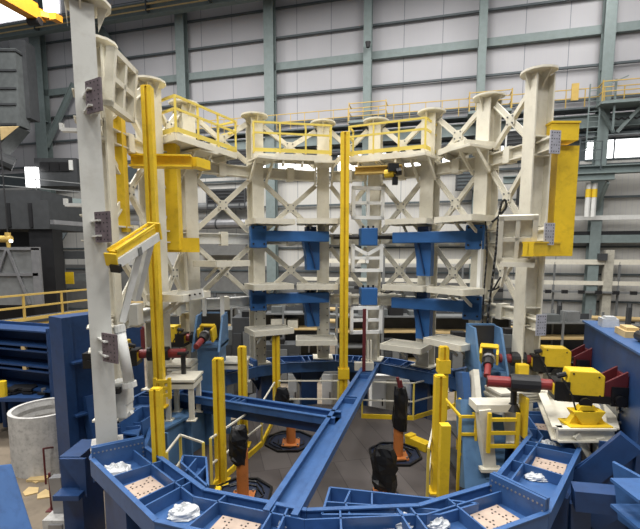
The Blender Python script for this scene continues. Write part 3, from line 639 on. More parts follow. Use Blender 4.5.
for vs_, plates, lab in SEG:
    t = thing('ring_segment', 'blue welded '+lab, 'ring segment', pol(4.27, (vs_[0]+vs_[-1])/2, ZR-RH), 'blue tray ring segments')
    main = 'blue'
    mb = MB()
    for a, b in zip(vs_, vs_[1:]): ringbox(mb, RI, RO, a, b, ZR-RH, ZR-RH+.12)
    part('floor_plate', mb, main, t)
    for r, nm in ((RO, 'outer_wall'), (RI, 'inner_wall')):
        mb = MB()
        for a, b in zip(vs_, vs_[1:]):
            p, q = pol(r, a, ZR-RH/2), pol(r, b, ZR-RH/2); mb.bar(p, q, .035, RH); mb.bar(p+UP*RH/2, q+UP*RH/2, .07, .02)
        part(nm, mb, main, t)
    mb = MB()
    for a, b in zip(vs_, vs_[1:]):
        for r in (RI+.2,): mb.bar(pol(r, a, ZR-.09), pol(r, b, ZR-.09), .025, .18)
    part('inner_rib', mb, main, t)
    for pa in plates:
        for da in (-5.6, 5.6, 8.2):
            if vs_[0]+1 < pa+da < vs_[-1]-1:
                mb = MB(); mb.bar(pol(chord(RI, pa+da, vs_)+.01, pa+da, ZR-.09), pol(chord(RO, pa+da, vs_)-.02, pa+da, ZR-.09), .025, .18); part('rib', mb, main, t)
        c = pol(chord(RO, pa, vs_)-.31, pa, ZR-RH+.14); e = er(R_(pa)); tg = V((-e.y, e.x, 0))
        if not any(abs(((pa-math.degrees(atan2(V(q+(0,)).y-C0.y, q[0]-C0.x))) + 180) % 360-180) < 6 for q in POST):
            mb = MB(); mb.box(c, .56, .46, .05, (tg, e, UP)); mb.mat(1)
            for i in range(9):
                for j in range(7):
                    if (i*3+j*5) % 4 == 0 or i in (2, 6): 
                        if i in (4,) : continue
                        q = c+tg*.06*(i-4)+e*.06*(j-3); mb.tube(q+UP*.02, q+UP*.029, .014, 6)
            part('drilled_plate', mb, ('tanplate', 'dark'), t, 'tan drilled base plate')
    for k, an in enumerate((vs_[0], vs_[-1])):
        s = 1 if k == 0 else -1
        e = er(R_(an)); tg = V((-e.y, e.x, 0)); c = pol(4.27, an, ZR-.14)+tg*s*.03
        mb = MB(); mb.box(c+UP*.03, .045, .8, .58, (tg, e, UP)); fl = part('end_flange', mb, main, t)
        mb = MB()
        for i in range(13):
            q = c+e*(.06*(i-6))+UP*.23; mb.tube(q-tg*.03, q+tg*.03, .015, 6)
        for j in range(6):
            for sx in (-1, 1): q = c+e*.37*sx+UP*(.15-.075*j); mb.tube(q-tg*.03, q+tg*.03, .015, 6)
        part('flange_bolts', mb, 'steel', fl)
    mb = MB()
    for a, b in zip(vs_, vs_[1:]) if 'front' in lab else (): mb.bar(pol(4.5, a, ZR-RH-.65), pol(4.5, b, ZR-RH-.65), .04, 1.3)
    if mb.v: part('skirt', mb, 'darkblue', t)
    for an in [(a+b)/2 for a, b in zip(vs_, vs_[1:])]:
        if 285 < an < 304: continue
        e = er(R_(an)); tg = V((-e.y, e.x, 0)); mb = MB(); c = pol(4.3, an, 0)
        mb.box(c+UP*(ZR-RH)/2, .5, .5, ZR-RH, (tg, e, UP)); mb.box(c+UP*.03, .8, .8, .06, (tg, e, UP))
        for s in (-1, 1): mb.prism([c+tg*s*.25+UP*(ZR-RH), c+tg*s*.6+UP*(ZR-RH), c+tg*s*.25+UP*(ZR-RH-.6)], e*.04)
        part('leg', mb, 'darkblue', t)
# inner bracket trays welded inside the ring
def bracket_tray(lab, pts, ribs, depth=.26):
    P = [atz(px, py, ZR-.02) for px, py in pts]; c = sum(P, V())/len(P)
    t = thing('bracket_tray', lab, 'tray', c-UP*depth)
    mb = MB(); mb.prism([q-UP*depth for q in P], UP*.06); part('floor_plate', mb, 'blue', t)
    mb = MB(); L = P+[P[0]]
    for a, b in zip(L, L[1:]): mb.bar(a-UP*depth/2, b-UP*depth/2, .03, depth)
    part('rim', mb, 'blue', t)
    for a, b in ribs:
        mb = MB(); p, q = atz(*a, ZR-.02), atz(*b, ZR-.02); mb.bar(p-UP*depth/2, q-UP*depth/2, .025, depth*.95); part('rib', mb, 'blue', t)
bracket_tray('blue ribbed bracket tray inside the ring behind the front left corner', [(181, 462), (183, 455), (206, 457), (208, 486)], [((186, 470), (196, 458)), ((195, 477), (207, 464))])
bracket_tray('large blue divided bracket tray inside the ring at the front right', [(330, 487), (478, 503), (440, 514), (322, 514)], [((350, 490), (345, 501)), ((372, 492), (372, 504)), ((326, 501), (440, 509)), ((395, 505), (404, 514)), ((345, 501), (350, 514))])
mb = MB(); a, b = at(131, 428, 7.7), at(152, 415, 8.3); t = thing('open_channel', 'short open blue channel pointing inward beside the foot of the tall left tower', 'channel', a-UP*.2)
mb.channel(a, b, .5, .3, .03); part('channel', mb, 'blue', t); mb = MB(); d = (b-a).normalized(); mb.box(b+d*.02, .03, .5, .3, (d, d.cross(UP).normalized(), UP)); part('end_plate', mb, 'blue', t)
# ------------------------------------------------------------------ dark working deck with pits and hooded pillars
outl = [pol(3.72, a, ZD-.25) for a in range(0, 360, 24)]
mb = MB(); mb.prism(outl, UP*.25); single('work_deck', mb, 'deckrubber', 'dark grey tiled working deck inside the blue ring', 'deck')
mb = MB()
for k in range(6): a = 2*pi*k/6; q = C0+er(a)*2.4; mb.box((q.x, q.y, (ZD-.25)/2), .25, .25, ZD-.25)
single('deck_support', mb, 'darkgrey', 'dark legs under the grey working deck', 'support')
def hood(mb, c, w, h, seed, drop):
    rnd = random.Random(seed); rings = []; n = 12
    for k in range(8):
        f = k/7; ring = []; sc = .7+.3*min(1, f*3)+.08*sin(f*9) if f < .8 else 1.0-.6*(f-.8)
        for i in range(n):
            a = 2*pi*i/n; sq = 1/max(abs(cos(a)), abs(sin(a)))**.6
            ring.append(c+V((cos(a)*w*sc*sq*(1+rnd.uniform(-.2, .2)), sin(a)*w*.8*sc*sq*(1+rnd.uniform(-.2, .2)), h*(.5-f)+rnd.uniform(-.03, .03)-(drop*cos(a) if f > .8 else 0))))
        rings.append(ring)
    mb.loft(rings)
HP = [('front left', 243, 499, 427, 462, 5), ('back left', 291, 444, 388, 421, 9), ('back right', 398, 457, 387, 429, 12), ('front right', 385, 496, 447, 488, 21)]
for nm, px, py, yt, yh, sd in HP:
    b = atz(px, py, ZD)
    mb = MB(); n = 8; t = thing('floor_pit', 'dark octagonal pit ring around the %s hooded pillar' % nm, 'pit', V((b.x, b.y, ZD)), 'octagonal pits in the deck')
    if nm != 'front right':
        c = b+V((-.05, .12, 0)); o = [c+er(R_(22.5+45*i))*.62 for i in range(8)]; i_ = [c+er(R_(22.5+45*i))*.57 for i in range(8)]
        for k in range(8): mb.prism([o[k], o[(k+1) % 8], i_[(k+1) % 8], i_[k]], UP*.05)
        part('rim', mb, 'black', t)
        mb = MB(); mb.prism([q+UP*.004 for q in i_], UP*.006); part('pit_floor', mb, 'pitblue', t)
        mb = MB(); rr = random.Random(sd)
        for k in range(3):
            a0 = rr.uniform(0, 6); mb.path([c+er(a0+j*.5)*(.3+.08*k+rr.uniform(-.05, .05))+UP*.03 for j in range(7)], .016, 5)
        part('cable_coil', mb, 'black', t)
    else:
        c = b; o = [c+er(R_(22.5+45*i))*.3 for i in range(8)]; mb.prism(o, UP*.01); part('pit_floor', mb, 'dark', t)
    Y = b.y; zt = at(px, yt, Y).z; zh = at(px, yh, Y).z
    t = thing('hooded_pillar', 'orange pillar with a black plastic hood on the deck, %s of four' % nm, 'pillar', V((b.x, b.y, ZD+.01)), 'orange pillars with black hoods')
    mb = MB(); mb.tube(b+UP*.04, V((b.x, b.y, zh+.25)), .112, 16); part('column', mb, 'orange', t, smooth=False)
    mb = MB(); mb.box(b+UP*.03, .42, .42, .04); mb.mat(1)
    for s in (-1, 1):
        for u in (-1, 1): q = b+V((s*.17, u*.17, .05)); mb.tube(q, q+UP*.04, .022, 6)
    part('base_flange', mb, ('orange', 'steel'), t)
    mb = MB(); dx = {'front right': -.02, 'front left': -.06, 'back right': .02, 'back left': -.2}[nm]
    hood(mb, V((b.x+dx, b.y-.02, (zt+zh)/2)), .165 if nm != 'front right' else .23, zt-zh, sd, .05); part('hood', mb, 'black', t, 'black plastic hood')
    if nm == 'back right':
        mb = MB(); q = V((b.x, b.y, zt)); mb.tube(q+V((.02, 0, -.1)), q+V((-.05, 0, .22)), .035, 8); mb.tube(q+V((.06, 0, -.05)), q+V((.02, 0, .15)), .03, 8); part('arm_tip', mb, 'darkred', t)
# guardrails round the deck
def guard(lab, pts, z=ZD, h=1.05, kick=True, name='guardrail'):
    P = [V((x, y, z)) for x, y in pts]; t = thing(name, lab, 'guardrail', sum(P, V())/len(P), 'low yellow and cream guardrails around the deck')
    mb = MB()
    for i, (a, b) in enumerate(zip(P, P[1:])):
        for f in (.5, 1): mb.bar(a+UP*h*f, b+UP*h*f, .035, .035)
    each('rail', mb, len(mb.f)//6, 'cream', t)
    done = []
    for i, (a, b) in enumerate(zip(P, P[1:])):
        n = max(1, round((b-a).length/1.3))
        for k in range(1 if i else 0, n+1): q = a.lerp(b, k/n); mb = MB(); mb.bar(q, q+UP*h, .045, .045); part('post', mb, 'railyellow', t)
    if kick:
        mb = MB()
        for a, b in zip(P, P[1:]): mb.bar(a+UP*.06, b+UP*.06, .05, .12)
        part('kickboard', mb, 'yellow', t)
g = [atz(212, 490, ZD), atz(262, 446, ZD), atz(275, 419, ZD)]
guard('guardrail running back along the left edge of the deck', [(q.x, q.y) for q in g])
guard('cream guardrail corner by the short left masts, behind the bracket tray', [(-2.75, 7.35), (-2.75, 8.1), (-2.2, 7.75)], kick=False)
g = [atz(279, 417, ZD), atz(338, 417, ZD)]
guard('short guardrail at the back of the deck, left of the long blue beam', [(q.x, q.y) for q in g])
g = [atz(362, 418, ZD), atz(413, 420, ZD), atz(455, 407, ZD)]
guard('guardrail at the back of the deck, right of the long blue beam', [(q.x, q.y) for q in g])
g = [atz(427, 502, ZD), atz(436, 450, ZD)]
guard('cream guardrail along the right edge of the deck, beside the paired masts', [(q.x, q.y) for q in g], kick=False)
t = thing('deck_stair', 'small yellow grated stair cage right of the paired masts', 'stair', atz(460, 505, ZD)); 
mb = MB(); x0, x1 = at(452, 460, 8.3).x, at(467, 460, 8.3).x
for x in (x0, x1):
    for y in (7.9, 8.9): mb.bar(V((x, y, ZD)), V((x, y, ZD+1.5)), .05, .05)
for z in (.35, .75, 1.15, 1.5):
    mb.bar(V((x0, 7.9, ZD+z)), V((x1, 7.9, ZD+z)), .04, .05)
for x in (x0, x1): mb.bar(V((x, 7.9, ZD+1.5)), V((x, 8.9, ZD+1.5)), .04, .05)
part('frame', mb, 'yellow', t)
mb = MB()
for z in (.35, 1.0): mb.box(((x0+x1)/2, 8.4, ZD+z), x1-x0, 1.0, .04)
each('tread', mb, 2, 'darkgrey', t)
t = thing('step_box', 'low yellow step box lying on the right part of the deck', 'box', atz(418, 446, ZD)); c = atz(418, 447, ZD)
mb = MB(); ax = (V((.62, -.78, 0)), V((.78, .62, 0)), UP); mb.box(c+UP*.1, .62, .24, .2, ax); part('body', mb, 'yellow', t, bevel=.015)
mb = MB(); mb.box(c+UP*.21-ax[0]*.24, .16, .26, .06, ax); part('lid', mb, 'yellow', t, bevel=.01)
t = thing('tool_case', 'small black case with yellow trim at the left front of the deck', 'case', atz(208, 500, ZD)); c = at(210, 497, 6.9)
t.location = V((c.x, c.y, ZD)); mb = MB(); mb.box((c.x, c.y, ZD+.3), .34, .3, .6); part('body', mb, 'yellow', t, bevel=.03); mb = MB(); mb.box((c.x-.02, c.y, ZD+.61), .2, .2, .05); part('lid', mb, 'black', t)
# ------------------------------------------------------------------ long blue channel beams across the ring
def chan(lab, a, b, w, h, stiff, name='channel_beam'):
    t = thing(name, lab, 'beam', (a+b)/2-UP*h, 'long blue channel beams')
    d = (b-a).normalized(); e = d.cross(UP).normalized()
    mb = MB(); mb.channel(a-UP*h/2, b-UP*h/2, w, h, .035); part('channel', mb, 'blue', t)
    mb = MB()
    for s in (-1, 1): mb.bar(a+e*s*(w/2-.03)+UP*.0, b+e*s*(w/2-.03), .09, .022)
    part('flange_lips', mb, 'blue', t)
    for f in stiff:
        c = a.lerp(b, f)-UP*h*.45; mb = MB(); mb.box(c, .03, w*.95, h*.85, (d, e, UP)); part('stiffener', mb, 'blue', t)
    mb = MB(); mb.bar(a-UP*(h+.12), b-UP*(h+.12), w*.45, .24); part('underbeam', mb, 'darkblue', t)
a, b = atz(280, 513, ZR+.02), atz(372, 363, ZR+.02)
chan('long blue channel beam running from the front of the ring to the back', a, b, .44, .16, (.58, .6, .84, .86))
a2 = atz(168, 389, ZR+.02); b2 = atz(338, 415, ZR+.02)
chan('blue channel beam from the left meeting the long beam in the middle', a2, b2, .42, .16, (.03, .42, .45, .48))
# ------------------------------------------------------------------ white plastic bags lying in the trays
def bag(lab, px, py, w, d, h, seed, z=ZR-RH+.13, m='plastic', name='plastic_bag'):
    c = atz(px, py, z); n, rg = 22, 9; rings = []
    for k in range(rg):
        f = k/(rg-1)*pi/2; ring = []
        for i in range(n):
            a = 2*pi*i/n; q = V((cos(a)*cos(f)*w/2, sin(a)*cos(f)*d/2, sin(f)*h))
            s = noise.noise(V((cos(a)*cos(f)*2+seed, sin(a)*cos(f)*2, f*2)))*.5+noise.noise(V((cos(a)*5+seed, sin(a)*5, f*6)))*.35
            q = q*(1+s*.55); q.z = max(0, q.z+s*h*.3*sin(f)); ring.append(c+q)
        rings.append(ring)
    mb = MB(); mb.loft(rings); return single(name, mb, m, lab, 'bag', 'clear plastic bags in the blue trays', smooth=False)
bag('crumpled white plastic bag in the tray beside the front left flange', 116, 473, .5, .34, .14, 1)
bag('crumpled white plastic bag in the front tray, left of the middle', 184, 515, .44, .28, .12, 2)
bag('small white plastic bag at the front foot of the long blue beam', 284, 524, .26, .2, .1, 3)
bag('plump white plastic bag at the front of the right trays, left of two', 402, 524, .3, .26, .12, 4)
bag('plump white plastic bag at the front of the right trays, right of two', 437, 524, .34, .26, .1, 5)
bag('crumpled clear plastic bag in the right-hand tray near its outer bend', 547, 449, .5, .36, .13, 6)
bag('small plastic bag beside the right-hand flange, next to a drilled plate', 539, 478, .42, .24, .09, 7)
bag('crumpled clear plastic bag in the farthest visible right-hand tray', 541, 414, .55, .4, .12, 8)
# ------------------------------------------------------------------ reaction walls, motors and pedestals
def prism_wall(mb, a, b, za, zb, th, z0=0):        # vertical slab from a to b (xy) with a sloping top, thickness to the outside
    d = (b-a).normalized(); n = V((-d.y, d.x, 0))
    if n.dot((a+b)/2-C0) < 0: n = -n
    mb.prism([V((a.x, a.y, z0)), V((b.x, b.y, z0)), V((b.x, b.y, zb)), V((a.x, a.y, za))], n*th); return d, n
RA, RB = at(585, 322, 10.0), at(645, 358, 6.6)
zt = RA.z; a, b = V((RA.x, RA.y, 0)), V((RB.x, RB.y, 0))
t = thing('reaction_wall', 'big blue steel reaction wall at the right edge, behind the yellow motors', 'reaction wall', (a+b)/2, 'blue reaction walls')
mb = MB(); d, n = prism_wall(mb, a, b, zt, zt, .5); part('plate_box', mb, 'darkblue', t)
mb = MB(); mb.prism([V((q.x, q.y, zt)) for q in (a-n*.06, b-n*.06, b+n*.56, a+n*.56)], UP*.04); part('top_plate', mb, 'blue', t)
mb = MB(); f0 = a.lerp(b, .62); mb.box(f0-n*.02+UP*(zt-1.3), 1.0, .03, .9, (d, n, UP)); part('grey_panel', mb, 'grey', t, 'grey panel on the wall face')
mb = MB()
for f in (.83, .97):
    q = a.lerp(b, f)-n*.25; mb.bar(q, q+UP*(zt-1.5), .05, .5, n)
part('stiffener', mb, 'darkblue', t)
mb = MB()
for z in (1.0, 2.0, 3.0): mb.box(a.lerp(b, .9)-n*.2+UP*z, .75, .4, .05, (d, n, UP))
part('shelf_plate', mb, 'blue', t)
mb = MB()
for f in (.74, .78):
    for k in range(12): q = a.lerp(b, f)+UP*(1.2+k*.2); mb.tube(q, q-n*.05, .03, 6)
part('bolts', mb, 'steel', t)
mb = MB(); q = a.lerp(b, .22)+n*.25+UP*(zt+.04); mb.box(q+UP*.09, .34, .3, .18, (d, n, UP)); mb.box(q+UP*.2+d*.05, .22, .2, .05, (d, n, UP)); single('parts_box', mb, 'plastic', 'small white box on top of the right-hand blue wall', 'box')
mb = MB(); q = a.lerp(b, .52)+n*.3+UP*(zt+.04); mb.box(q+UP*.06, .6, .3, .12, (d, n, UP)); mb.box(q+UP*.15, .4, .2, .06, (d, n, UP)); single('timber_block', mb, 'tan', 'brown timber blocks on top of the right-hand blue wall', 'block')
mb = MB(); q = a.lerp(b, .74)+n*.3+UP*(zt+.04); mb.tube(q+UP*.1-d*.25, q+UP*.1+d*.25, .1, 10); single('dark_roll', mb, 'dark', 'dark roll lying at the right end of the blue wall top', 'roll')
# the left reaction wall
la, lb = at(60, 318, 10.7), at(142, 318, 12.6); zt2 = la.z; a, b = V((la.x, la.y, 0)), V((lb.x, lb.y, 0))
t = thing('reaction_wall', 'big dark blue steel reaction wall behind the tall left tower', 'reaction wall', (a+b)/2, 'blue reaction walls')
mb = MB(); d, n = prism_wall(mb, a, b, zt2, zt2, .6); part('plate_box', mb, 'darkblue', t)
mb = MB(); mb.bar(a-n*.03+d*.12, a-n*.03+d*.12+UP*zt2, .25, .08, n); mb.bar(a.lerp(b, .5)-n*.05, a.lerp(b, .5)-n*.05+UP*zt2, .2, .12, n)
for z in (2.0, 3.4): mb.box(a.lerp(b, .3)-n*.12+UP*z, 1.1, .24, .05, (d, n, UP))
mb.bar(a.lerp(b, .25)-n*.6, a.lerp(b, .25)+UP*2.4, .3, .3, n); each('stiffener', mb, len(mb.f)//6, 'darkblue', t)
mb = MB(); q = a.lerp(b, .55)-n*.06+UP*(zt2-1.6); mb.box(q, .3, .06, .5, (d, n, UP)); part('rust_plate', mb, 'darkred', t, 'rusty brown plate')
# blue shelved wing behind the concrete ring
a, b = at(-14, 322, 15.0), at(58, 327, 14.0); z9 = b.z; a.z = b.z = 0; d = (b-a).normalized(); n = V((-d.y, d.x, 0))
t = thing('blue_rack', 'dark blue steel frame with horizontal ledges at the left edge, behind the concrete ring', 'rack', (a+b)/2)
mb = MB(); mb.bar(a+n*.4+UP*z9/2, b+n*.4+UP*z9/2, .06, z9); part('back_plate', mb, 'darkblue', t)
for z in (z9-.12, z9-.62, z9-.78, z9-1.3, z9-1.46, z9-2.1): mb = MB(); mb.bar(a+UP*z, b+UP*z, .8, .05); part('ledge', mb, 'darkblue', t)
for f in (0, .99): mb = MB(); q = a.lerp(b, f); mb.box(q+UP*z9/2, .06, .8, z9, (d, n, UP)); part('side_plate', mb, 'darkblue', t)
for z in (z9-.7, z9-1.38): mb = MB(); q = a.lerp(b, .66)-n*.35+UP*z; mb.box(q, .16, .1, .12, (d, n, UP)); part('clip', mb, 'tan', t)
# small buttress housings with end-on jacks
def buttress(lab, px0, px1, ytop, ymid, ybot, Y, scr, m='lightblue', dep=.8):
    a, b = at(px0, ytop, Y), at(px1, ytop, Y); z1 = at(px0, ymid, Y).z; z0 = 0 ; w = b.x-a.x; cx = (a.x+b.x)/2
    t = thing('buttress', lab, 'buttress', V((cx, Y, z0)), 'light blue buttresses')
    mb = MB(); mb.box((cx, Y+dep/2, (z0+z1)/2), w*.78, dep, z1-z0); part('pillar', mb, m, t)
    mb = MB()
    for s in (-1, 1):
        x = cx+s*w/2; mb.prism([V((x, Y-.25, z1-.1)), V((x, Y+dep, z1-.1)), V((x, Y+dep, a.z)), V((x, Y+.25, a.z))], V((-s*.05, 0, 0)))
    mb.box((cx, Y+dep*.9, a.z), w, dep*.2, .05); part('cheek', mb, m, t)
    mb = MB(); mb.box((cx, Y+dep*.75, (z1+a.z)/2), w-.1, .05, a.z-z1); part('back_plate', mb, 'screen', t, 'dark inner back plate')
    mb = MB(); mb.box((cx, Y+dep/2, z1), w, dep*1.2, .06); part('seat', mb, m, t)
    if scr: mb = MB(); mb.bar(V((cx-w*.42, Y+.05, ZR-.6)), V((cx-w*.34, Y-.05, z1)), .14, .3, V((0, 1, 0))); mb.bar(V((cx+w*.42, Y+.05, ZR-.6)), V((cx+w*.34, Y-.05, z1)), .14, .3, V((0, 1, 0))); part('web_rib', mb, m, t)
    return cx, Y, z1, a.z
bl = buttress('light blue buttress at the left, holding a jack between yellow plates', 193, 221, 317, 346, 470, 10.7, False)
br = buttress('light blue buttress at the right, with a red-nosed jack under a dark plate', 478, 507, 330, 370, 480, 9.6, True)
def jack(lab, px, py, Y, tip, name='end_on_jack', s=1.0):
    c = at(px, py, Y); q = at(*tip); d = (q-c).normalized(); e = d.cross(UP).normalized(); u = e.cross(d)
    t = thing(name, lab, 'jack', c, 'jacks seen end-on')
    mb = MB(); mb.tube(c-d*.1, c.lerp(q, .45), .15*s, 12); part('barrel', mb, 'dark', t)
    mb = MB(); mb.tube(c.lerp(q, .4), q, .1*s, 12); part('red_nose', mb, 'red', t, 'red nose of the jack')
    mb = MB()
    for k in (-1, 1): mb.box(c-d*.08+e*k*.24*s, .3, .05, .46*s, (d, e, u))
    mb.box(c-d*.16+u*.26*s, .12, .5*s, .04, (d, e, u)); part('yellow_yoke', mb, 'yellow', t)
    mb = MB(); mb.tube(c+d*.02, c+d*.08, .2*s, 12); part('collar', mb, 'steel', t)
jack('end-on jack with yellow plates and red nose inside the right light blue buttress', 489, 357, 9.45, (487, 376, 9.0), s=.72)
jack('end-on jack with yellow plates and red nose inside the left light blue buttress', 206, 335, 10.6, (196, 347, 10.0), s=.72)
def motor(lab, tip, hub, end, Yt, Yh, plate_n, wallpt, back=False):
    a, h, e = at(tip[0], tip[1], Yt), at(hub[0], hub[1], Yh), at(end[0], end[1], Yh+(Yh-Yt)*.4)
    d = (h-a); d.z = 0; d.normalize(); s = d.cross(UP).normalized(); s = s if s.y < 0 else -s
    h.z = a.z; e.z = a.z; t = thing('screw_jack', lab, 'motor', h-UP*.4, 'yellow-hooded screw jacks')
    L = (h-a).length
    mb = MB(); mb.tube(a, a+d*L*.36, .105, 14); mb.tube(a+d*L*.72, h, .1, 14); each('red_shaft', mb, 2, 'red', t, 'red shaft end')
    mb = MB(); mb.tube(a+d*L*.34, a+d*L*.76, .16, 14); part('black_sleeve', mb, 'dark', t, 'black sleeve round the shaft')
    mb = MB(); mb.tube(a-d*.01, a+d*.02, .07, 10); part('shaft_tip', mb, 'dark', t)
    mb = MB(); mb.tube(h-d*.06, h+d*.02, .06, 10); part('coupling', mb, 'plate', t)
    c = h+d*.4
    mb = MB(); mb.box(c-UP*.17, .84, .36, .13, (d, s, UP)); mb.box(h+d*.05-UP*.05, .24, .4, .34, (d, s, UP)); mb.tube(c-UP*.22+s*.24, c-UP*.22+s*.3, .1, 10); part('gearbox', mb, 'black', t)
    mb = MB(); w, hh = .8, .46; o = c-d*.08+UP*.09+s*.17
    poly = [o-d*w/2-UP*hh/2, o+d*w/2-UP*hh/2, o+d*w/2+UP*(hh/2-.08), o+d*(w/2-.09)+UP*hh/2, o-d*(w/2-.24)+UP*hh/2, o-d*(w/2-.2)+UP*.02, o-d*w/2-UP*.02]
    mb.prism(poly, -s*.34); hd = part('hood', mb, 'yellow', t, 'yellow hood', bevel=.02)
    mb = MB()
    for x, z in ((-.33, -.19), (.33, -.19), (.3, .14), (-.1, .18)): q = o+d*x+UP*z; mb.tube(q-s*.01, q+s*.015, .016, 6)
    part('screws', mb, 'dark', hd)
    mb = MB(); mb.tube(c+d*.42-UP*.12, e, .1, 12); mb.box(c+d*.56-UP*.1, .26, .34, .34, (d, s, UP)); mb.tube(c+d*.56-UP*.16+s*.17, c+d*.56-UP*.16+s*.24, .09, 12); part('rear_clevis', mb, 'black', t)
    mb = MB(); w2 = wallpt; mb.box(e+d*.12, .06, .46, .5, (d, s, UP)); 
    for k in (-1, 1): mb.prism([e-d*.25+s*k*.2+UP*.12, e-d*.25+s*k*.2-UP*.14, e+d*.1+s*k*.2-UP*.3, e+d*.1+s*k*.2+UP*.34], s*.05)
    part('wall_bracket', mb, 'darkred', t, 'dark red wall bracket')
    mb = MB(); mb.tube(h-d*.02+UP*.2+s*.1, h+d*.12+UP*.24+s*.1, .05, 8); mb.path([h+UP*.22+s*.3, h+d*.15-UP*.05+s*.34, h+d*.3-UP*.5+s*.3, h+d*.38-UP*.85+s*.2], .015, 5); part('cable', mb, 'dark', t)
    return a, h, d, s, L
MR = motor('yellow-hooded screw jack with red shaft at the right, nearer of two', (487, 381), (556, 383.5), (614, 386), 7.75, 7.5, None, None)
MR2 = motor('yellow-hooded screw jack with red shaft at the right, farther of two', (499, 358), (534, 357.5), (582, 358), 9.75, 9.6, None, None)
ML = motor('screw jack with red tip crossing behind the tall left tower, nearer of two', (186, 353), (136, 350), (104, 348), 9.6, 9.5, None, None)
ML2 = motor('yellow-hooded screw jack farther back at the left, between tower and buttress', (215, 338), (184, 332), (150, 328), 11.3, 11.4, None, None)
def stand(lab, top, px, py0, Y, m='dark'):
    c = at(px, py0, Y); t = thing('shaft_stand', lab, 'stand', c, 'dark shaft stands')
    mb = MB(); q = V((c.x, c.y, top)); mb.tube(c+UP*.1, q, .055, 10); part('stem', mb, m, t)
    mb = MB(); mb.tube(c, c+UP*.12, .14, 12, .08); part('foot', mb, m, t)
    mb = MB(); mb.box(q-UP*.02, .2, .2, .06); part('saddle', mb, m, t)
def table(lab, px0, px1, ytop, yfoot, Y, depth, nlegs=4, top='cream', name='pedestal_table', plates=1, foot=None):
    a, b = at(px0, ytop, Y), at(px1, ytop, Y); z = a.z; zf = at(px0, yfoot, Y).z if foot is None else foot; w = b.x-a.x; cx = (a.x+b.x)/2
    t = thing(name, lab, 'table', V((cx, Y+depth/2, zf)), 'cream pedestal tables')
    for k in range(plates):
        mb = MB(); mb.box((cx+k*.02, Y+depth/2, z-.03-k*.09), w-k*.04, depth, .05); part('top', mb, top, t)
    mb = MB(); mb.box((cx, Y+depth/2, z-.1-plates*.06), w*.94, depth*.94, .1); part('apron', mb, 'cream', t)
    for sx in (-1, 1):
        for sy in ((-1, 1) if nlegs == 4 else (0,)):
            x, y = cx+sx*(w/2-.1), Y+depth/2+sy*(depth/2-.1); mb = MB(); mb.bar(V((x, y, zf)), V((x, y, z-.1)), .1, .1, V((0, 1, 0))); mb.box((x, y, zf+.01), .2, .2, .02); part('leg', mb, top, t)
    return V((cx, Y+depth/2, z))
# blue plinth under the left tables, the tables and the yellow ladder
c0, c1 = at(150, 455, 8.0), at(222, 405, 10.0)
t = thing('blue_plinth', 'long blue plinth along the left of the deck under the cream tables', 'plinth', V(((c0.x+c1.x)/2, 9, 0)))
mb = MB(); pz = ZR-.05-.35; A, B = V((-3.5, 8.2, 0)), V((-2.35, 10.9, 0)); dd = (B-A).normalized(); nn = V((-dd.y, dd.x, 0))
mb.prism([A, B, B+nn*.75, A+nn*.75], UP*pz); part('body', mb, 'lightblue', t)
mb = MB(); mb.prism([q+UP*pz for q in (A-nn*.06, B-nn*.06, B+nn*.8, A+nn*.8)], UP*.05); part('top_plate', mb, 'lightblue', t)
mb = MB()
for f in (.15, .4, .65, .9): q = A.lerp(B, f)-nn*.1; mb.box(q+UP*pz/2, .05, .2, pz, (dd, nn, UP))
part('rib', mb, 'lightblue', t)
table('small cream four-legged table on the blue plinth, left of the paired masts', 161, 194, 380, 430, 9.0, .75, 4, 'cream', foot=pz+.05)
table('cream plate table behind the small four-legged table at the left', 165, 191, 365, 400, 10.1, .7, 4, 'cream', plates=2, foot=pz+.05)
table('long cream table with a diagonal leg behind the left pair of short masts', 212, 246, 362, 420, 11.2, .7, 4, 'cream', foot=ZR-.3)
stand('dark stand under the red shaft tip at the left', 4.0-.02, 184, 380, 9.5)
def ladder(lab, pa, pb, Y, w, z0, n=4, lean=0):
    c = at(pa, pb, Y); t = thing('step_ladder', lab, 'ladder', V((c.x, c.y, z0)), 'yellow step ladders')
    for s in (-1, 1): mb = MB(); mb.bar(V((c.x+s*w/2, c.y-lean, z0)), V((c.x+s*w/2, c.y, c.z)), .06, .06, V((0, 1, 0))); part('rail', mb, 'yellow', t)
    for k in range(n): f = (k+.5)/n; z = z0+(c.z-z0)*f; mb = MB(); mb.bar(V((c.x-w/2, c.y-lean*(1-f), z)), V((c.x+w/2, c.y-lean*(1-f), z)), .05, .06); part('rung', mb, 'yellow', t)
ladder('yellow step ladder with three rungs in front of the right cream pedestal', 504, 413, 7.55, .52, ZR-.35, 3)
ladder('small yellow step ladder beside the foot of the tall left mast', 162, 378, 8.2, .28, 3.35, 3)
mb = MB(); c = at(523, 416, 7.6); mb.box(c, .05, .3, .75); single('yellow_bracket', mb, 'yellow', 'narrow yellow upright right of the three-rung ladder', 'upright')
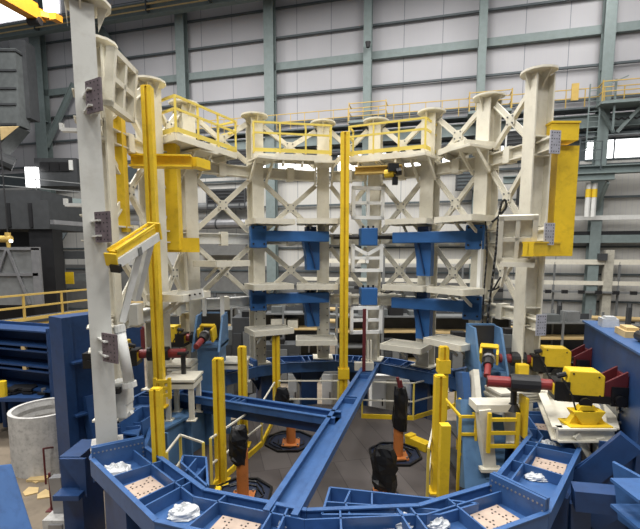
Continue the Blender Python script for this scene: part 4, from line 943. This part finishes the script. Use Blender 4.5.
# right-hand pedestals
t = thing('cream_pedestal', 'cream pedestal with a slanted leg under the nearer right-hand shaft', 'pedestal', at(492, 465, 7.7))
tp = at(497, 404, 7.75); mb = MB(); mb.box(tp+V((0, .15, -.07)), .8, .42, .14); part('top', mb, 'cream', t)
mb = MB(); mb.bar(at(483, 408, 7.75), at(488, 466, 7.75), .22, .25, V((0, 1, 0))); mb.box(at(488, 466, 7.75), .4, .4, .06); part('front_leg', mb, 'cream', t)
mb = MB(); mb.bar(at(510, 410, 8.1), at(510, 440, 8.1), .3, .25, V((0, 1, 0))); mb.box(at(510, 440, 8.1), .45, .4, .05); part('rear_leg', mb, 'cream', t)
mb = MB(); mb.bar(at(472, 372, 9.2), at(477, 430, 8.6), .12, .5, V((0, 1, 0))); single('cream_strut', mb, 'cream', 'cream slanted plate strut left of the right buttress', 'strut')
mb = MB(); mb.bar(at(462, 372, 9.3), at(470, 470, 8.8), .16, .5, V((0, 1, 0))); single('blue_strut', mb, 'blue', 'blue slanted plate strut right of the short right masts', 'strut')
mb = MB(); mb.bar(at(473, 400, 8.3), at(478, 488, 7.7), .6, .3, V((0, 1, 0))); mb.bar(at(497, 415, 8.2), at(492, 480, 7.7), .32, .2, V((0, 1, 0))); single('blue_leg_frame', mb, 'lightblue', 'light blue splayed legs under the right-hand cream pedestal', 'leg frame')
stand('dark stand under the nearer right-hand shaft', MR[0].z-.12, 513, 410, 7.75)
stand('dark stand under the farther right-hand shaft', MR2[0].z-.12, 519, 390, 9.7)
mb = MB()
for k in range(4): c = at(513, 389, 9.0); mb.box(c+V((.03*(k % 2), .02*k, -.07*k)), .98, .6, .05, (V((.98, .2, 0)), V((-.2, .98, 0)), UP))
mb.box(c+UP*-.5, .7, .4, .5); single('plate_stack', mb, 'cream', 'stack of cream plates below the farther right-hand shaft', 'stack')
mb = MB(); c = at(522, 370, 9.4); mb.box(c-UP*.05, .24, .2, .38); single('yellow_block', mb, 'yellow', 'small yellow block between the two right-hand shafts', 'block', bevel=.02)
t = thing('motor_pedestal', 'cream triangular pedestal frame carrying the nearer right-hand motor', 'pedestal', at(582, 470, 7.4))
a, b, c = at(557, 434, 7.0), at(613, 438, 7.0), at(542, 388, 8.9); b.z = c.z = a.z; d_ = at(604, 392, 9.2); d_.z = a.z
mb = MB()
for p_, q_ in ((a, b), (a, c), (b, d_), (c, d_)): mb.ibeam(p_, q_, .16, .24, .03)
part('frame', mb, 'cream', t)
mb = MB(); mb.prism([q-UP*.08 for q in (a, b, d_, c)], UP*.03); part('top', mb, 'cream', t)
mb = MB(); mb.bar(a.lerp(b, .3), at(595, 470, 7.2), .14, .12); mb.bar(a.lerp(b, .75)-UP*.05, at(599, 468, 7.1), .14, .12, V((0, 1, 0))); part('strut', mb, 'cream', t)
t = thing('motor_stand', 'yellow flared stand under the nearer right-hand motor', 'foot', a.lerp(b, .45)+UP*.15)
m0 = MR[1]+MR[2]*.36+V((0, -.26, 0)); zb = a.z+.1; mb = MB(); mb.box((m0.x, m0.y, (zb+MR[1].z-.33)/2), .22, .22, MR[1].z-.33-zb); part('stem', mb, 'yellow', t)
mb = MB(); mb.prism([V((m0.x+x, m0.y-.06, z)) for x, z in ((-.32, zb+.03), (.32, zb+.03), (.12, zb+.35), (-.12, zb+.35))], V((0, .12, 0))); mb.prism([V((m0.x+x, m0.y-.12, z)) for x, z in ((-.12, MR[1].z-.55), (.12, MR[1].z-.55), (.27, MR[1].z-.33), (-.27, MR[1].z-.33))], V((0, .24, 0))); part('web', mb, 'yellow', t)
mb = MB(); mb.box((m0.x, m0.y, zb+.02), .72, .4, .04); part('base', mb, 'yellow', t)
m1 = MR2[1]+MR2[2]*.42; mb = MB(); zq = a.z+.15; mb.box((m1.x, m1.y, (ZR+MR2[1].z-.33)/2), .3, .3, MR2[1].z-.33-ZR); single('motor_stand', mb, 'cream', 'cream post under the farther right-hand motor', 'stand')
# big dark blue diagonal struts at the lower right
mb = MB(); a_, b_ = at(574, 486, 6.6), at(631, 441, 6.2); mb.bar(a_, b_, .18, .34); mb.bar(a_-UP*.35, b_-UP*.5, .05, .9); single('blue_diagonal', mb, 'darkblue', 'dark blue diagonal strut rising to the right-hand blue wall', 'strut')
t = thing('blue_floor_frame', 'dark blue floor frame in the lower right corner', 'frame', at(600, 529, 5.9))
mb = MB(); mb.bar(at(573, 496, 5.9), at(645, 503, 5.6), .3, .3); mb.bar(at(575, 498, 6.2), at(575, 540, 6.2), .3, .3, V((0, 1, 0))); part('beam', mb, 'darkblue', t)
mb = MB(); p_ = at(627, 478, 5.5); mb.prism([at(612, 462, 5.6), at(645, 480, 5.2), at(645, 540, 5.2), at(618, 520, 5.5)], V((.05, .03, 0))); mb.box(at(640, 490, 5.0), .4, .5, .04); mb.box(at(640, 517, 5.0), .4, .5, .04); part('bracket', mb, 'blue', t)
mb = MB(); c = at(611, 474, 6.6); mb.tube(c-UP*.2, c+UP*.12, .07, 10, .05); mb.tube(c+UP*.12, c+UP*.18, .05, 10, .02); single('white_bottle', mb, 'cream', 'small cream bottle standing below the blue diagonal strut', 'bottle')
# ------------------------------------------------------------------ far left: duct, enclosure, mezzanine
def px_box(mb, x0, y0, x1, y1, Y, dep, Y2=None):
    a, b = at(x0, y1, Y), at(x1, y0, Y); mb.box(((a.x+b.x)/2, Y+dep/2, (a.z+b.z)/2), abs(b.x-a.x), dep, abs(b.z-a.z)); return (a+b)/2
t = thing('ventilation_duct', 'large dark grey ventilation duct at the far left edge, above a hopper', 'duct', at(8, 165, 30))
mb = MB(); px_box(mb, -30, 48, 15, 126, 30, 1); part('casing', mb, 'duct', t)
mb = MB(); px_box(mb, 15, 40, 25, 118, 30.6, 1); part('side_casing', mb, 'darkgrey', t)
mb = MB()
for y in (50, 70, 88, 104, 124): px_box(mb, -30, y-1, 15.5, y+1, 29.9, 1.1)
part('flange', mb, 'darkgrey', t)
mb = MB(); mb.prism([at(x, y, 29.6) for x, y in ((-30, 126), (16, 126), (-6, 152), (-30, 152))], V((0, 1.4, 0))); part('hopper', mb, 'duct', t)
mb = MB(); mb.prism([at(x, y, 29.4) for x, y in ((-30, 128), (18, 127), (2, 140), (-30, 141))], V((0, .15, .1))); part('tan_panel', mb, 'tan', t, 'tan hopper panel')
mb = MB(); mb.tube(at(-20, 150, 29), at(14, 165, 30), .5, 10); part('outlet_pipe', mb, 'darkgrey', t)
t = thing('wall_catwalk', 'green railed catwalk along the far left wall, below the duct', 'walkway', at(40, 193, 29))
a, b = at(-20, 195, 27), at(86, 190, 31); b.z = a.z; d = (b-a).normalized(); e = d.cross(UP)
mb = MB(); mb.bar(a, b, 1.0, .35); part('girder', mb, 'green', t)
mb = MB(); P = [a+UP*.18-e*0, b+UP*.18]; rail_path(mb, P, 1.1, step=2.4, r=.025); part('guardrail', mb, 'grey', t)
t = thing('control_cabin', 'dark cabin with three dark windows and a white end beside the broad left column', 'cabin', at(56, 186, 33))
mb = MB(); px_box(mb, 36, 158, 76, 186, 33, 2); part('body', mb, 'darkgrey', t)
for k in range(3): mb = MB(); px_box(mb, 40+k*10, 162, 48.5+k*10, 171, 32.9, .1); part('window', mb, 'dark', t)
mb = MB(); px_box(mb, 69, 160, 72, 170, 32.88, .1); part('end_trim', mb, 'white', t)
mb = MB(); px_box(mb, 26, 167, 36, 187, 32.5, .3); single('lit_doorway', mb, 'window', 'bright daylit doorway at the foot of the broad left column', 'doorway')
t = thing('machine_enclosure', 'black steel enclosure with an open front at the left, behind a grey fence panel', 'enclosure', at(20, 300, 24))
mb = MB(); px_box(mb, -60, 200, 48, 229, 23, 4); px_box(mb, -60, 190, 40, 200, 23.4, 3); part('roof_beam', mb, 'darkgrey', t)
mb = MB(); px_box(mb, 36, 229, 52, 330, 23.2, .9); part('post', mb, 'dark', t)
mb = MB(); px_box(mb, -60, 229, 40, 330, 26.5, .2); part('back_panel', mb, 'black', t)
mb = MB()
for x in (8, 30): px_box(mb, x-.7, 203, x+.7, 227, 22.9, .1)
part('stiffener', mb, 'dark', t)
t = thing('fence_panel', 'grey diagonal-braced fence panel in front of the black enclosure', 'fence', at(10, 306, 21.5))
mb = MB(); px_box(mb, -60, 250, 36, 305, 21.6, .06); part('sheet', mb, 'grey', t)
mb = MB(); px_box(mb, 35, 248, 39, 306, 21.5, .12); px_box(mb, -60, 247, 39, 250, 21.5, .12); px_box(mb, -60, 273, 38, 276, 21.5, .1)
mb.bar(at(8, 250, 21.5), at(30, 304, 21.5), .1, .1); mb.bar(at(6, 250, 21.5), at(-12, 304, 21.5), .1, .1); part('frame', mb, 'steel', t)
t = thing('hook_block', 'orange crane hook block hanging in front of the black enclosure', 'hook', at(8, 248, 20.5))
mb = MB(); c = at(7, 239, 20.5); mb.tube(c-V((.3, 0, 0)), c+V((.2, 0, 0)), .16, 10); mb.tube(c+V((.05, 0, .3)), c+V((.05, 0, -.4)), .13, 10, .08); part('body', mb, 'ochre', t)
mb = MB(); mb.tube(c+V((.05, 0, .3)), c+V((.05, 0, 7)), .03, 5); part('chain', mb, 'dark', t)
mb = MB(); mb.tube(c+V((.2, -.1, -.1)), c+V((.3, -.1, -.1)), .07, 8); part('lamp', mb, 'window', t)
t = thing('mezzanine_walkway', 'mustard railed mezzanine walkway at the left above the blue wall', 'walkway', at(40, 320, 18.5))
a, b = at(-20, 329, 17), at(95, 310, 22); b.z = a.z; d = (b-a).normalized(); e = d.cross(UP)
mb = MB(); mb.bar(a+e*-.6, b+e*-.6, 1.4, .12); part('deck', mb, 'darkgrey', t)
mb = MB(); mb.bar(a, b, .1, .38); part('edge_beam', mb, 'ochre', t)
mb = MB(); rail_path(mb, [a+UP*.15, b+UP*.15], 1.05, step=1.7, r=.04); part('guardrail', mb, 'ochre', t)
for k in range(5):
    q = a.lerp(b, k/4)-e*.5; mb = MB(); mb.box((q.x, q.y, q.z/2), .25, .25, q.z); part('post', mb, 'darkgrey', t)
mb = MB(); px_box(mb, 65, 272, 73, 284, 30, .08); single('notice_board', mb, 'yellow', 'small yellow notice on the grey wall right of the black enclosure', 'sign')
# grey framing on the wall behind the left tower
mb = MB(); px_box(mb, 48, 251, 92, 259, 31, .4); single('wall_duct', mb, 'darkgrey', 'grey horizontal duct on the wall behind the tall left tower, upper of two', 'duct')
mb = MB(); px_box(mb, 50, 274, 92, 281, 31, .4); single('wall_duct', mb, 'duct', 'grey horizontal duct on the wall behind the tall left tower, lower of two', 'duct')
mb = MB(); a, b = at(52, 222, 22.5), at(92, 220, 25); b.z = a.z; mb.bar(a, b, .25, .22); single('wall_beam', mb, 'steel', 'pale steel beam on the wall behind the tall left tower', 'beam')
mb = MB(); mb.bar(at(52, 252, 30.3), at(70, 222, 30.6), .2, .4); single('wall_strut', mb, 'girt', 'grey-green diagonal strut beside the black enclosure', 'strut')
mb = MB(); px_box(mb, 53, 259, 60, 330, 31, .6); single('wall_post', mb, 'grey', 'grey upright on the wall right of the black enclosure', 'upright')
# ------------------------------------------------------------------ left floor: concrete ring, table of plates, bollards
c = V((-8.05, 12.15, 0)); t = thing('concrete_ring', 'short round concrete pipe section standing on the floor at the left', 'concrete ring', c)
r0, r1, hh, n = .9, .8, 1.72, 40
mb = MB(); prof = [(r0, 0), (r0, hh), (r1, hh)]+[(r1-(.03 if k % 2 else 0), hh-.06-k*.13) for k in range(12)]+[(r1, 0)]
mb.loft([[c+V((r*cos(2*pi*i/n), r*sin(2*pi*i/n), z)) for i in range(n)] for r, z in prof], cap=False); part('pipe', mb, 'concrete', t, smooth=False)
mb = MB(); mb.box(c+V((.3, -.95, .03)), .5, .25, .06); part('timber_wedge', mb, 'tan', t, 'timber wedge')
t = thing('plate_table', 'low blue table stacked with dark cut plates behind the concrete ring', 'table', at(20, 420, 13.6))
c = at(20, 392, 14.2); mb = MB(); mb.box(c, 2.4, 1.6, .12); part('top', mb, 'darkblue', t)
for sx in (-1, 1):
    for sy in (-1, 1): mb = MB(); mb.box((c.x+sx*1.05, c.y+sy*.65, c.z/2), .14, .14, c.z); part('leg', mb, 'darkblue', t)
rr = random.Random(3)
for k, (lab, px, py) in enumerate((('dark notched steel plate at the left of the blue table', 8, 389), ('dark notched steel plate in the middle of the blue table', 24, 386), ('dark notched steel plate at the right of the blue table', 40, 387), ('small dark plate lying across the pile on the blue table', 22, 380))):
    q = at(px, py, 14.0); q.z = c.z+.08+(.1 if k == 3 else 0); an = rr.uniform(-.5, .5); ex = V((cos(an), sin(an), 0)); ey = V((-ex.y, ex.x, 0))
    mb = MB(); mb.prism([q+ex*x+ey*y for x, y in ((-.42, -.3), (-.1, -.3), (-.05, -.15), (.1, -.15), (.14, -.3), (.42, -.3), (.42, .1), (.25, .3), (-.42, .3))], UP*.07); single('steel_plate', mb, 'dark', lab, 'plate', 'dark plates on the blue table')
mb = MB(); q = at(3, 397, 13.6); q.z = at(20, 392, 14.2).z+.06; mb.tube(q, q+UP*.5, .14, 10); single('yellow_canister', mb, 'yellow', 'small yellow canister at the left edge by the plate table', 'canister', smooth=False)
mb = MB(); q = at(44, 396, 13.8); q.z = at(20, 392, 14.2).z+.06; mb.tube(q, q+UP*.2, .07, 10); single('paint_tin', mb, 'steel', 'small shiny tin at the right of the plate table', 'tin')
t = thing('drive_unit', 'small gearbox unit on a concrete foot with a slim grey column, lower left corner', 'machine', at(60, 529, 8.6))
q = atz(62, 520, .25); X0 = q.x; Y0 = q.y
mb = MB(); mb.box((X0, Y0, .2), .55, .5, .4); part('concrete_foot', mb, 'concrete', t)
mb = MB(); mb.bar(V((X0-.05, Y0+.1, .4)), at(57, 476, Y0+.1), .26, .2, V((0, 1, 0))); part('column', mb, 'steel', t)
mb = MB(); mb.box((X0+.35, Y0+.2, .7), .3, .3, .6); 
for k in range(6): mb.tube(V((X0+.12, Y0+.05, .5+k*.14)), V((X0+.4, Y0+.05, .5+k*.14)), .05, 8)
part('hoses', mb, 'dark', t)
mb = MB(); mb.box((X0+.02, Y0-.26, .25), .3, .06, .14); part('label_plate', mb, 'steel', t)
mb = MB()
r_ = [atz(47, 481, 0), atz(46, 478, 0)]
p1 = atz(46, 484, 0); p2 = p1+UP*1.0; p3 = at(62, 446, p1.y+1.0); mb.path([p1, p2, p3], .025, 6); single('red_stanchion', mb, 'darkred', 'bent dark red handrail stanchion right of the concrete ring', 'stanchion')
mb = MB(); p1 = atz(52, 510, 0); mb.tube(p1, p1+UP*.95, .03, 6); mb.box(p1+UP*.01, .2, .2, .02); single('red_stake', mb, 'darkred', 'short dark red upright stake beside the slim grey column', 'stake')
for k, (px, py) in enumerate(((38, 480), (30, 492), (44, 495))):
    q = atz(px, py, 0); mb = MB(); mb.prism([q+er(a*1.26+k)*(.16+.05*((a*7+k) % 3)) for a in range(5)], UP*.03); single('scrap_piece', mb, 'tan', ['yellowish scrap on the floor below the concrete ring', 'yellowish scrap nearest the left edge of the floor clutter', 'yellowish scrap beside the red stanchion'][k], 'scrap', 'scraps on the floor')
mb = MB(); mb.bar(at(-11, 470, 4.6), at(11, 545, 4.2), .2, .4, V((0, 1, 0))); single('blue_rail', mb, 'blue', 'bright blue slanted beam cut by the lower left corner', 'beam', bevel=.02)
# ------------------------------------------------------------------ behind the ring: cabinets, bin, drums, racks
def cabinet(lab, x0, x1, y, Y, nd=3):
    a, b = at(x0, y, Y), at(x1, y, Y); w = b.x-a.x; cx = (a.x+b.x)/2; z = a.z
    t = thing('lattice_cabinet', lab, 'cabinet', V((cx, Y+.4, 0)), 'white panelled cabinets behind the ring')
    mb = MB(); mb.box((cx, Y+.4, z/2), w, .8, z); part('body', mb, 'bright', t)
    for k in range(nd):
        mb = MB(); x = cx-w/2+w*(k+.5)/nd; dw = w/nd
        mb.box((x, Y-.02, z*.5), dw*.84, .04, z*.9); dr = part('door', mb, 'deckgrey' if k % 2 else 'bright', t)
        mb = MB(); mb.box((x+dw*.3, Y-.05, z*.55), .04, .04, .25); part('handle', mb, 'dark', dr)
    mb = MB(); mb.box((cx, Y+.4, z+.03), w*1.03, .86, .06); part('top', mb, 'white', t)
cabinet('white panelled cabinet left of the tall middle mast, half behind the ring', 288, 306, 372, 15.2, 2)
cabinet('white panelled cabinet right behind the tall middle mast', 322, 362, 372, 15.2, 4)
cabinet('white panelled cabinet right of the long blue beam, behind the guardrail', 372, 412, 377, 14.4, 3)
t = thing('blue_bin', 'bright blue upright cabinet behind the right guardrail', 'cabinet', at(421, 440, 14.2)); a, b = at(413, 381, 14.2), at(429, 381, 14.2)
mb = MB(); mb.box(((a.x+b.x)/2, 14.5, a.z/2), b.x-a.x, .6, a.z); part('body', mb, 'binblue', t, bevel=.03); mb = MB(); mb.box(((a.x+b.x)/2, 14.18, a.z/2), (b.x-a.x)*.8, .04, a.z*.85); part('door', mb, 'binblue', t)
for k, (px, py, m_) in enumerate(((285, 398, 'dark'), (294, 402, 'orange'), (258, 396, 'darkred'))):
    c = at(px, py, 14.6); t = thing('steel_drum', ['black drum behind the left guardrail', 'rusty drum behind the left guardrail', 'dark red drum left of the short mast under the shelf'][k], 'drum', V((c.x, c.y, 0)))
    mb = MB(); mb.tube(V((c.x, c.y, 0)), V((c.x, c.y, c.z)), .3, 16); part('body', mb, m_, t)
    mb = MB()
    for z in (.33, .66, .99): mb.tube(V((c.x, c.y, c.z*z-.02)), V((c.x, c.y, c.z*z+.02)), .32, 16)
    part('hoops', mb, 'darkgrey', t)
# long pipe rack along the back wall, low down
for k, (py, r, m_, lab) in enumerate(((311, .14, 'tan', 'cream pipe lying along the foot of the back wall, topmost'), (317, .12, 'grey', 'grey pipe just under the topmost cream pipe along the back wall'), (324, .16, 'tan', 'wide tan pipe along the foot of the back wall'),
        (332, .14, 'darkgrey', 'dark pipe below the tan pipe along the back wall'), (340, .2, 'grey', 'thick grey pipe low along the back wall'))):
    a, b = wall(690, 300, 3+k*.25), wall(120, 300, 3+k*.25); z = at(330, py, 29-k*.4).z; a.z = b.z = max(z, .3); mb = MB(); mb.tube(a, b, r, 8); single('wall_pipe', mb, m_, lab, 'pipe', 'pipes along the foot of the back wall')
for k, px in enumerate((215, 560, 630)):
    p_ = wall(px, 300, 3.9); mb = MB()
    for s in (2.8, 5.0): q = wall(px, 300, s); mb.box((q.x, q.y, 1.6), .2, .2, 3.2)
    q0, q1 = wall(px, 300, 2.8), wall(px, 300, 5.0)
    for z in (.2, 1.2, 3.1): mb.bar(V((q0.x, q0.y, z)), V((q1.x, q1.y, z)), .14, .14)
    single('rack_frame', mb, 'darkgrey', 'dark rack frame carrying the wall pipes, %s from the left' % ORD[k], 'rack', 'rack frames carrying the wall pipes')
# dim machinery between wall and ring
rr = random.Random(11)
mach = [(232, 262, 318, 17, 'dim grey machine cabinet behind the left light blue buttress'), (205, 232, 330, 18, 'low dark machine base behind the left light blue buttress'), (264, 300, 345, 20, 'dim grey workbench behind the low left shelf'), (384, 408, 345, 21, 'dim dark cabinet behind the low right shelf'),
        (440, 476, 338, 20, 'dim grey bench behind the low right-hand shelf'), (505, 535, 335, 19, 'dim grey machine behind the right light blue buttress'), (150, 180, 300, 18, 'dark cabinet behind the tall left mast')]
for x0, x1, y, Y, lab in mach:
    a, b = at(x0, y, Y), at(x1, y, Y); w = b.x-a.x; cx = (a.x+b.x)/2; z = a.z; t = thing('machine_cabinet', lab, 'machine', V((cx, Y+.5, 0)), 'dim machines near the back wall')
    mb = MB(); mb.box((cx, Y+.5, z/2), w, 1.0, z); part('body', mb, 'duct' if x0 % 2 else 'darkgrey', t)
    n = 3
    for k in range(n):
        mb = MB(); mb.box((cx-w/2+w*(k+.5)/n, Y-.03, z*.5), w/n*.85, .06, z*rr.uniform(.5, .85)); part('door', mb, 'grey' if k % 2 else 'darkgrey', t)
    mb = MB(); mb.box((cx+rr.uniform(-.3, .3)*w, Y+.4, z+.12), w*.35, .5, .24); part('top_box', mb, 'dark', t)
for px, Y, lab in ((322, 20, 'thin pale upright behind the right blue hanging legs'), (384, 21, 'thin pale upright right of the white grid panels')):
    mb = MB(); q = at(px, 240, Y); mb.bar(V((q.x, q.y, 0)), q, .12, .12, V((0, 1, 0))); single('pale_upright', mb, 'grey', lab, 'upright')
# blue mass below and behind the left tower
mb = MB(); a = at(62, 480, 9.2); t = thing('blue_bracket_block', 'dark blue bracket block standing on the floor left of the front flange', 'bracket', V((-4.9, 7.9, 0)))
mb.box((-4.95, 8.5, 1.1), .4, .8, 2.2); part('body', mb, 'darkblue', t); mb = MB(); mb.prism([V((-5.1, 8.0, 2.2)), V((-4.6, 8.0, 2.2)), V((-4.6, 8.0, 1.4))], V((0, .06, 0))); mb.box((-4.9, 7.95, 1.5), .5, .3, .1); part('web_plate', mb, 'darkblue', t)
mb = MB(); mb.box((-4.95, 7.7, .35), .3, .3, .7); part('foot_clamp', mb, 'darkred', t)

# storage racks standing in front of the back wall, full of dim boxes
rr = random.Random(5)
for k, (x0, x1, Y, ytop) in enumerate(((148, 232, 22.5, 296), (236, 330, 23.5, 303), (336, 430, 23, 306), (434, 520, 22.5, 306), (524, 604, 21.5, 312))):
    a, b = at(x0, ytop, Y), at(x1, ytop, Y); zt = a.z; w = b.x-a.x; cx = (a.x+b.x)/2
    t = thing('storage_rack', 'dim storage rack of boxes along the back wall, %s of five from the left' % ORD[k], 'rack', V((cx, Y+.5, 0)), 'storage racks along the back wall')
    for s in (-1, 0, 1):
        for dy in (0, 1.0): mb = MB(); mb.bar(V((cx+s*w/2*.98, Y+dy, 0)), V((cx+s*w/2*.98, Y+dy, zt)), .09, .09, V((0, 1, 0))); part('upright', mb, 'grey', t)
    n = 4
    for j in range(n): z = zt*(j+.3)/n; mb = MB(); mb.box((cx, Y+.5, z), w, 1.0, .09); part('shelf', mb, 'grey' if j % 2 else 'tan', t)
    mb = MB(); mb.box((cx, Y+1.05, zt*.48), w, .04, zt*.9); part('back_sheet', mb, 'darkgrey', t)
    for j in range(n):
        z = zt*(j+.3)/n+.05; x = cx-w/2+.2
        while x < cx+w/2-.6:
            bw = rr.uniform(.4, .95); bh = rr.uniform(.25, .62)*zt/n*1.1
            m_ = rr.choice(['darkgrey', 'dark', 'duct', 'grey', 'duct', 'deckgrey', 'darkgrey'] if k < 4 else ['grey', 'deckgrey', 'duct', 'deckgrey'])
            if x+bw < cx+w/2-.1 and rr.random() < .85 and k in (1, 2, 4) and j >= (2 if k == 1 else 3):
                mb = MB(); mb.box((x+bw/2, Y+.45, z+bh/2), bw, .7, bh)
                nm = {'darkgrey': 'grey', 'dark': 'black', 'duct': 'slate', 'grey': 'pale grey', 'deckgrey': 'beige'}[m_]
                o = single('storage_box', mb, m_, '%s storage box on the %s shelf of the %s back-wall rack from the left' % (nm, ['lowest', 'second', 'third', 'top'][j], ORD[k]), 'box', '%s boxes on the %s shelf of the %s back-wall rack' % (nm, ['lowest', 'second', 'third', 'top'][j], ORD[k]))
            x += bw+rr.uniform(.08, .4)
# ------------------------------------------------------------------ light
w = bpy.data.worlds.new('world'); SC.world = w; w.use_nodes = True
w.node_tree.nodes['Background'].inputs[0].default_value = (.86, .92, 1, 1); w.node_tree.nodes['Background'].inputs[1].default_value = .24
def lamp(x, y, z, e, s=3.0):
    l = bpy.data.lights.new('high_bay_lamp', 'AREA'); l.energy = e; l.size = s; l.color = (1, .98, .95)
    o = bpy.data.objects.new('high_bay_lamp', l); COL.objects.link(o); o.location = (x, y, z); return o
for x in (-14, -4, 6, 16):
    for y in (-4, 6, 16, 24): lamp(x, y, 24, {-14: 2100 if y < 12 else 3600, -4: 1650, 6: 1600, 16: 1100}[x]*(.75 if y > 20 else 1))
vs = SC.view_settings; vs.view_transform = 'Standard'; vs.look = 'None'; vs.gamma = 1; vs.use_curve_mapping = False; vs.exposure = -.3
SC.cycles.max_bounces = 5
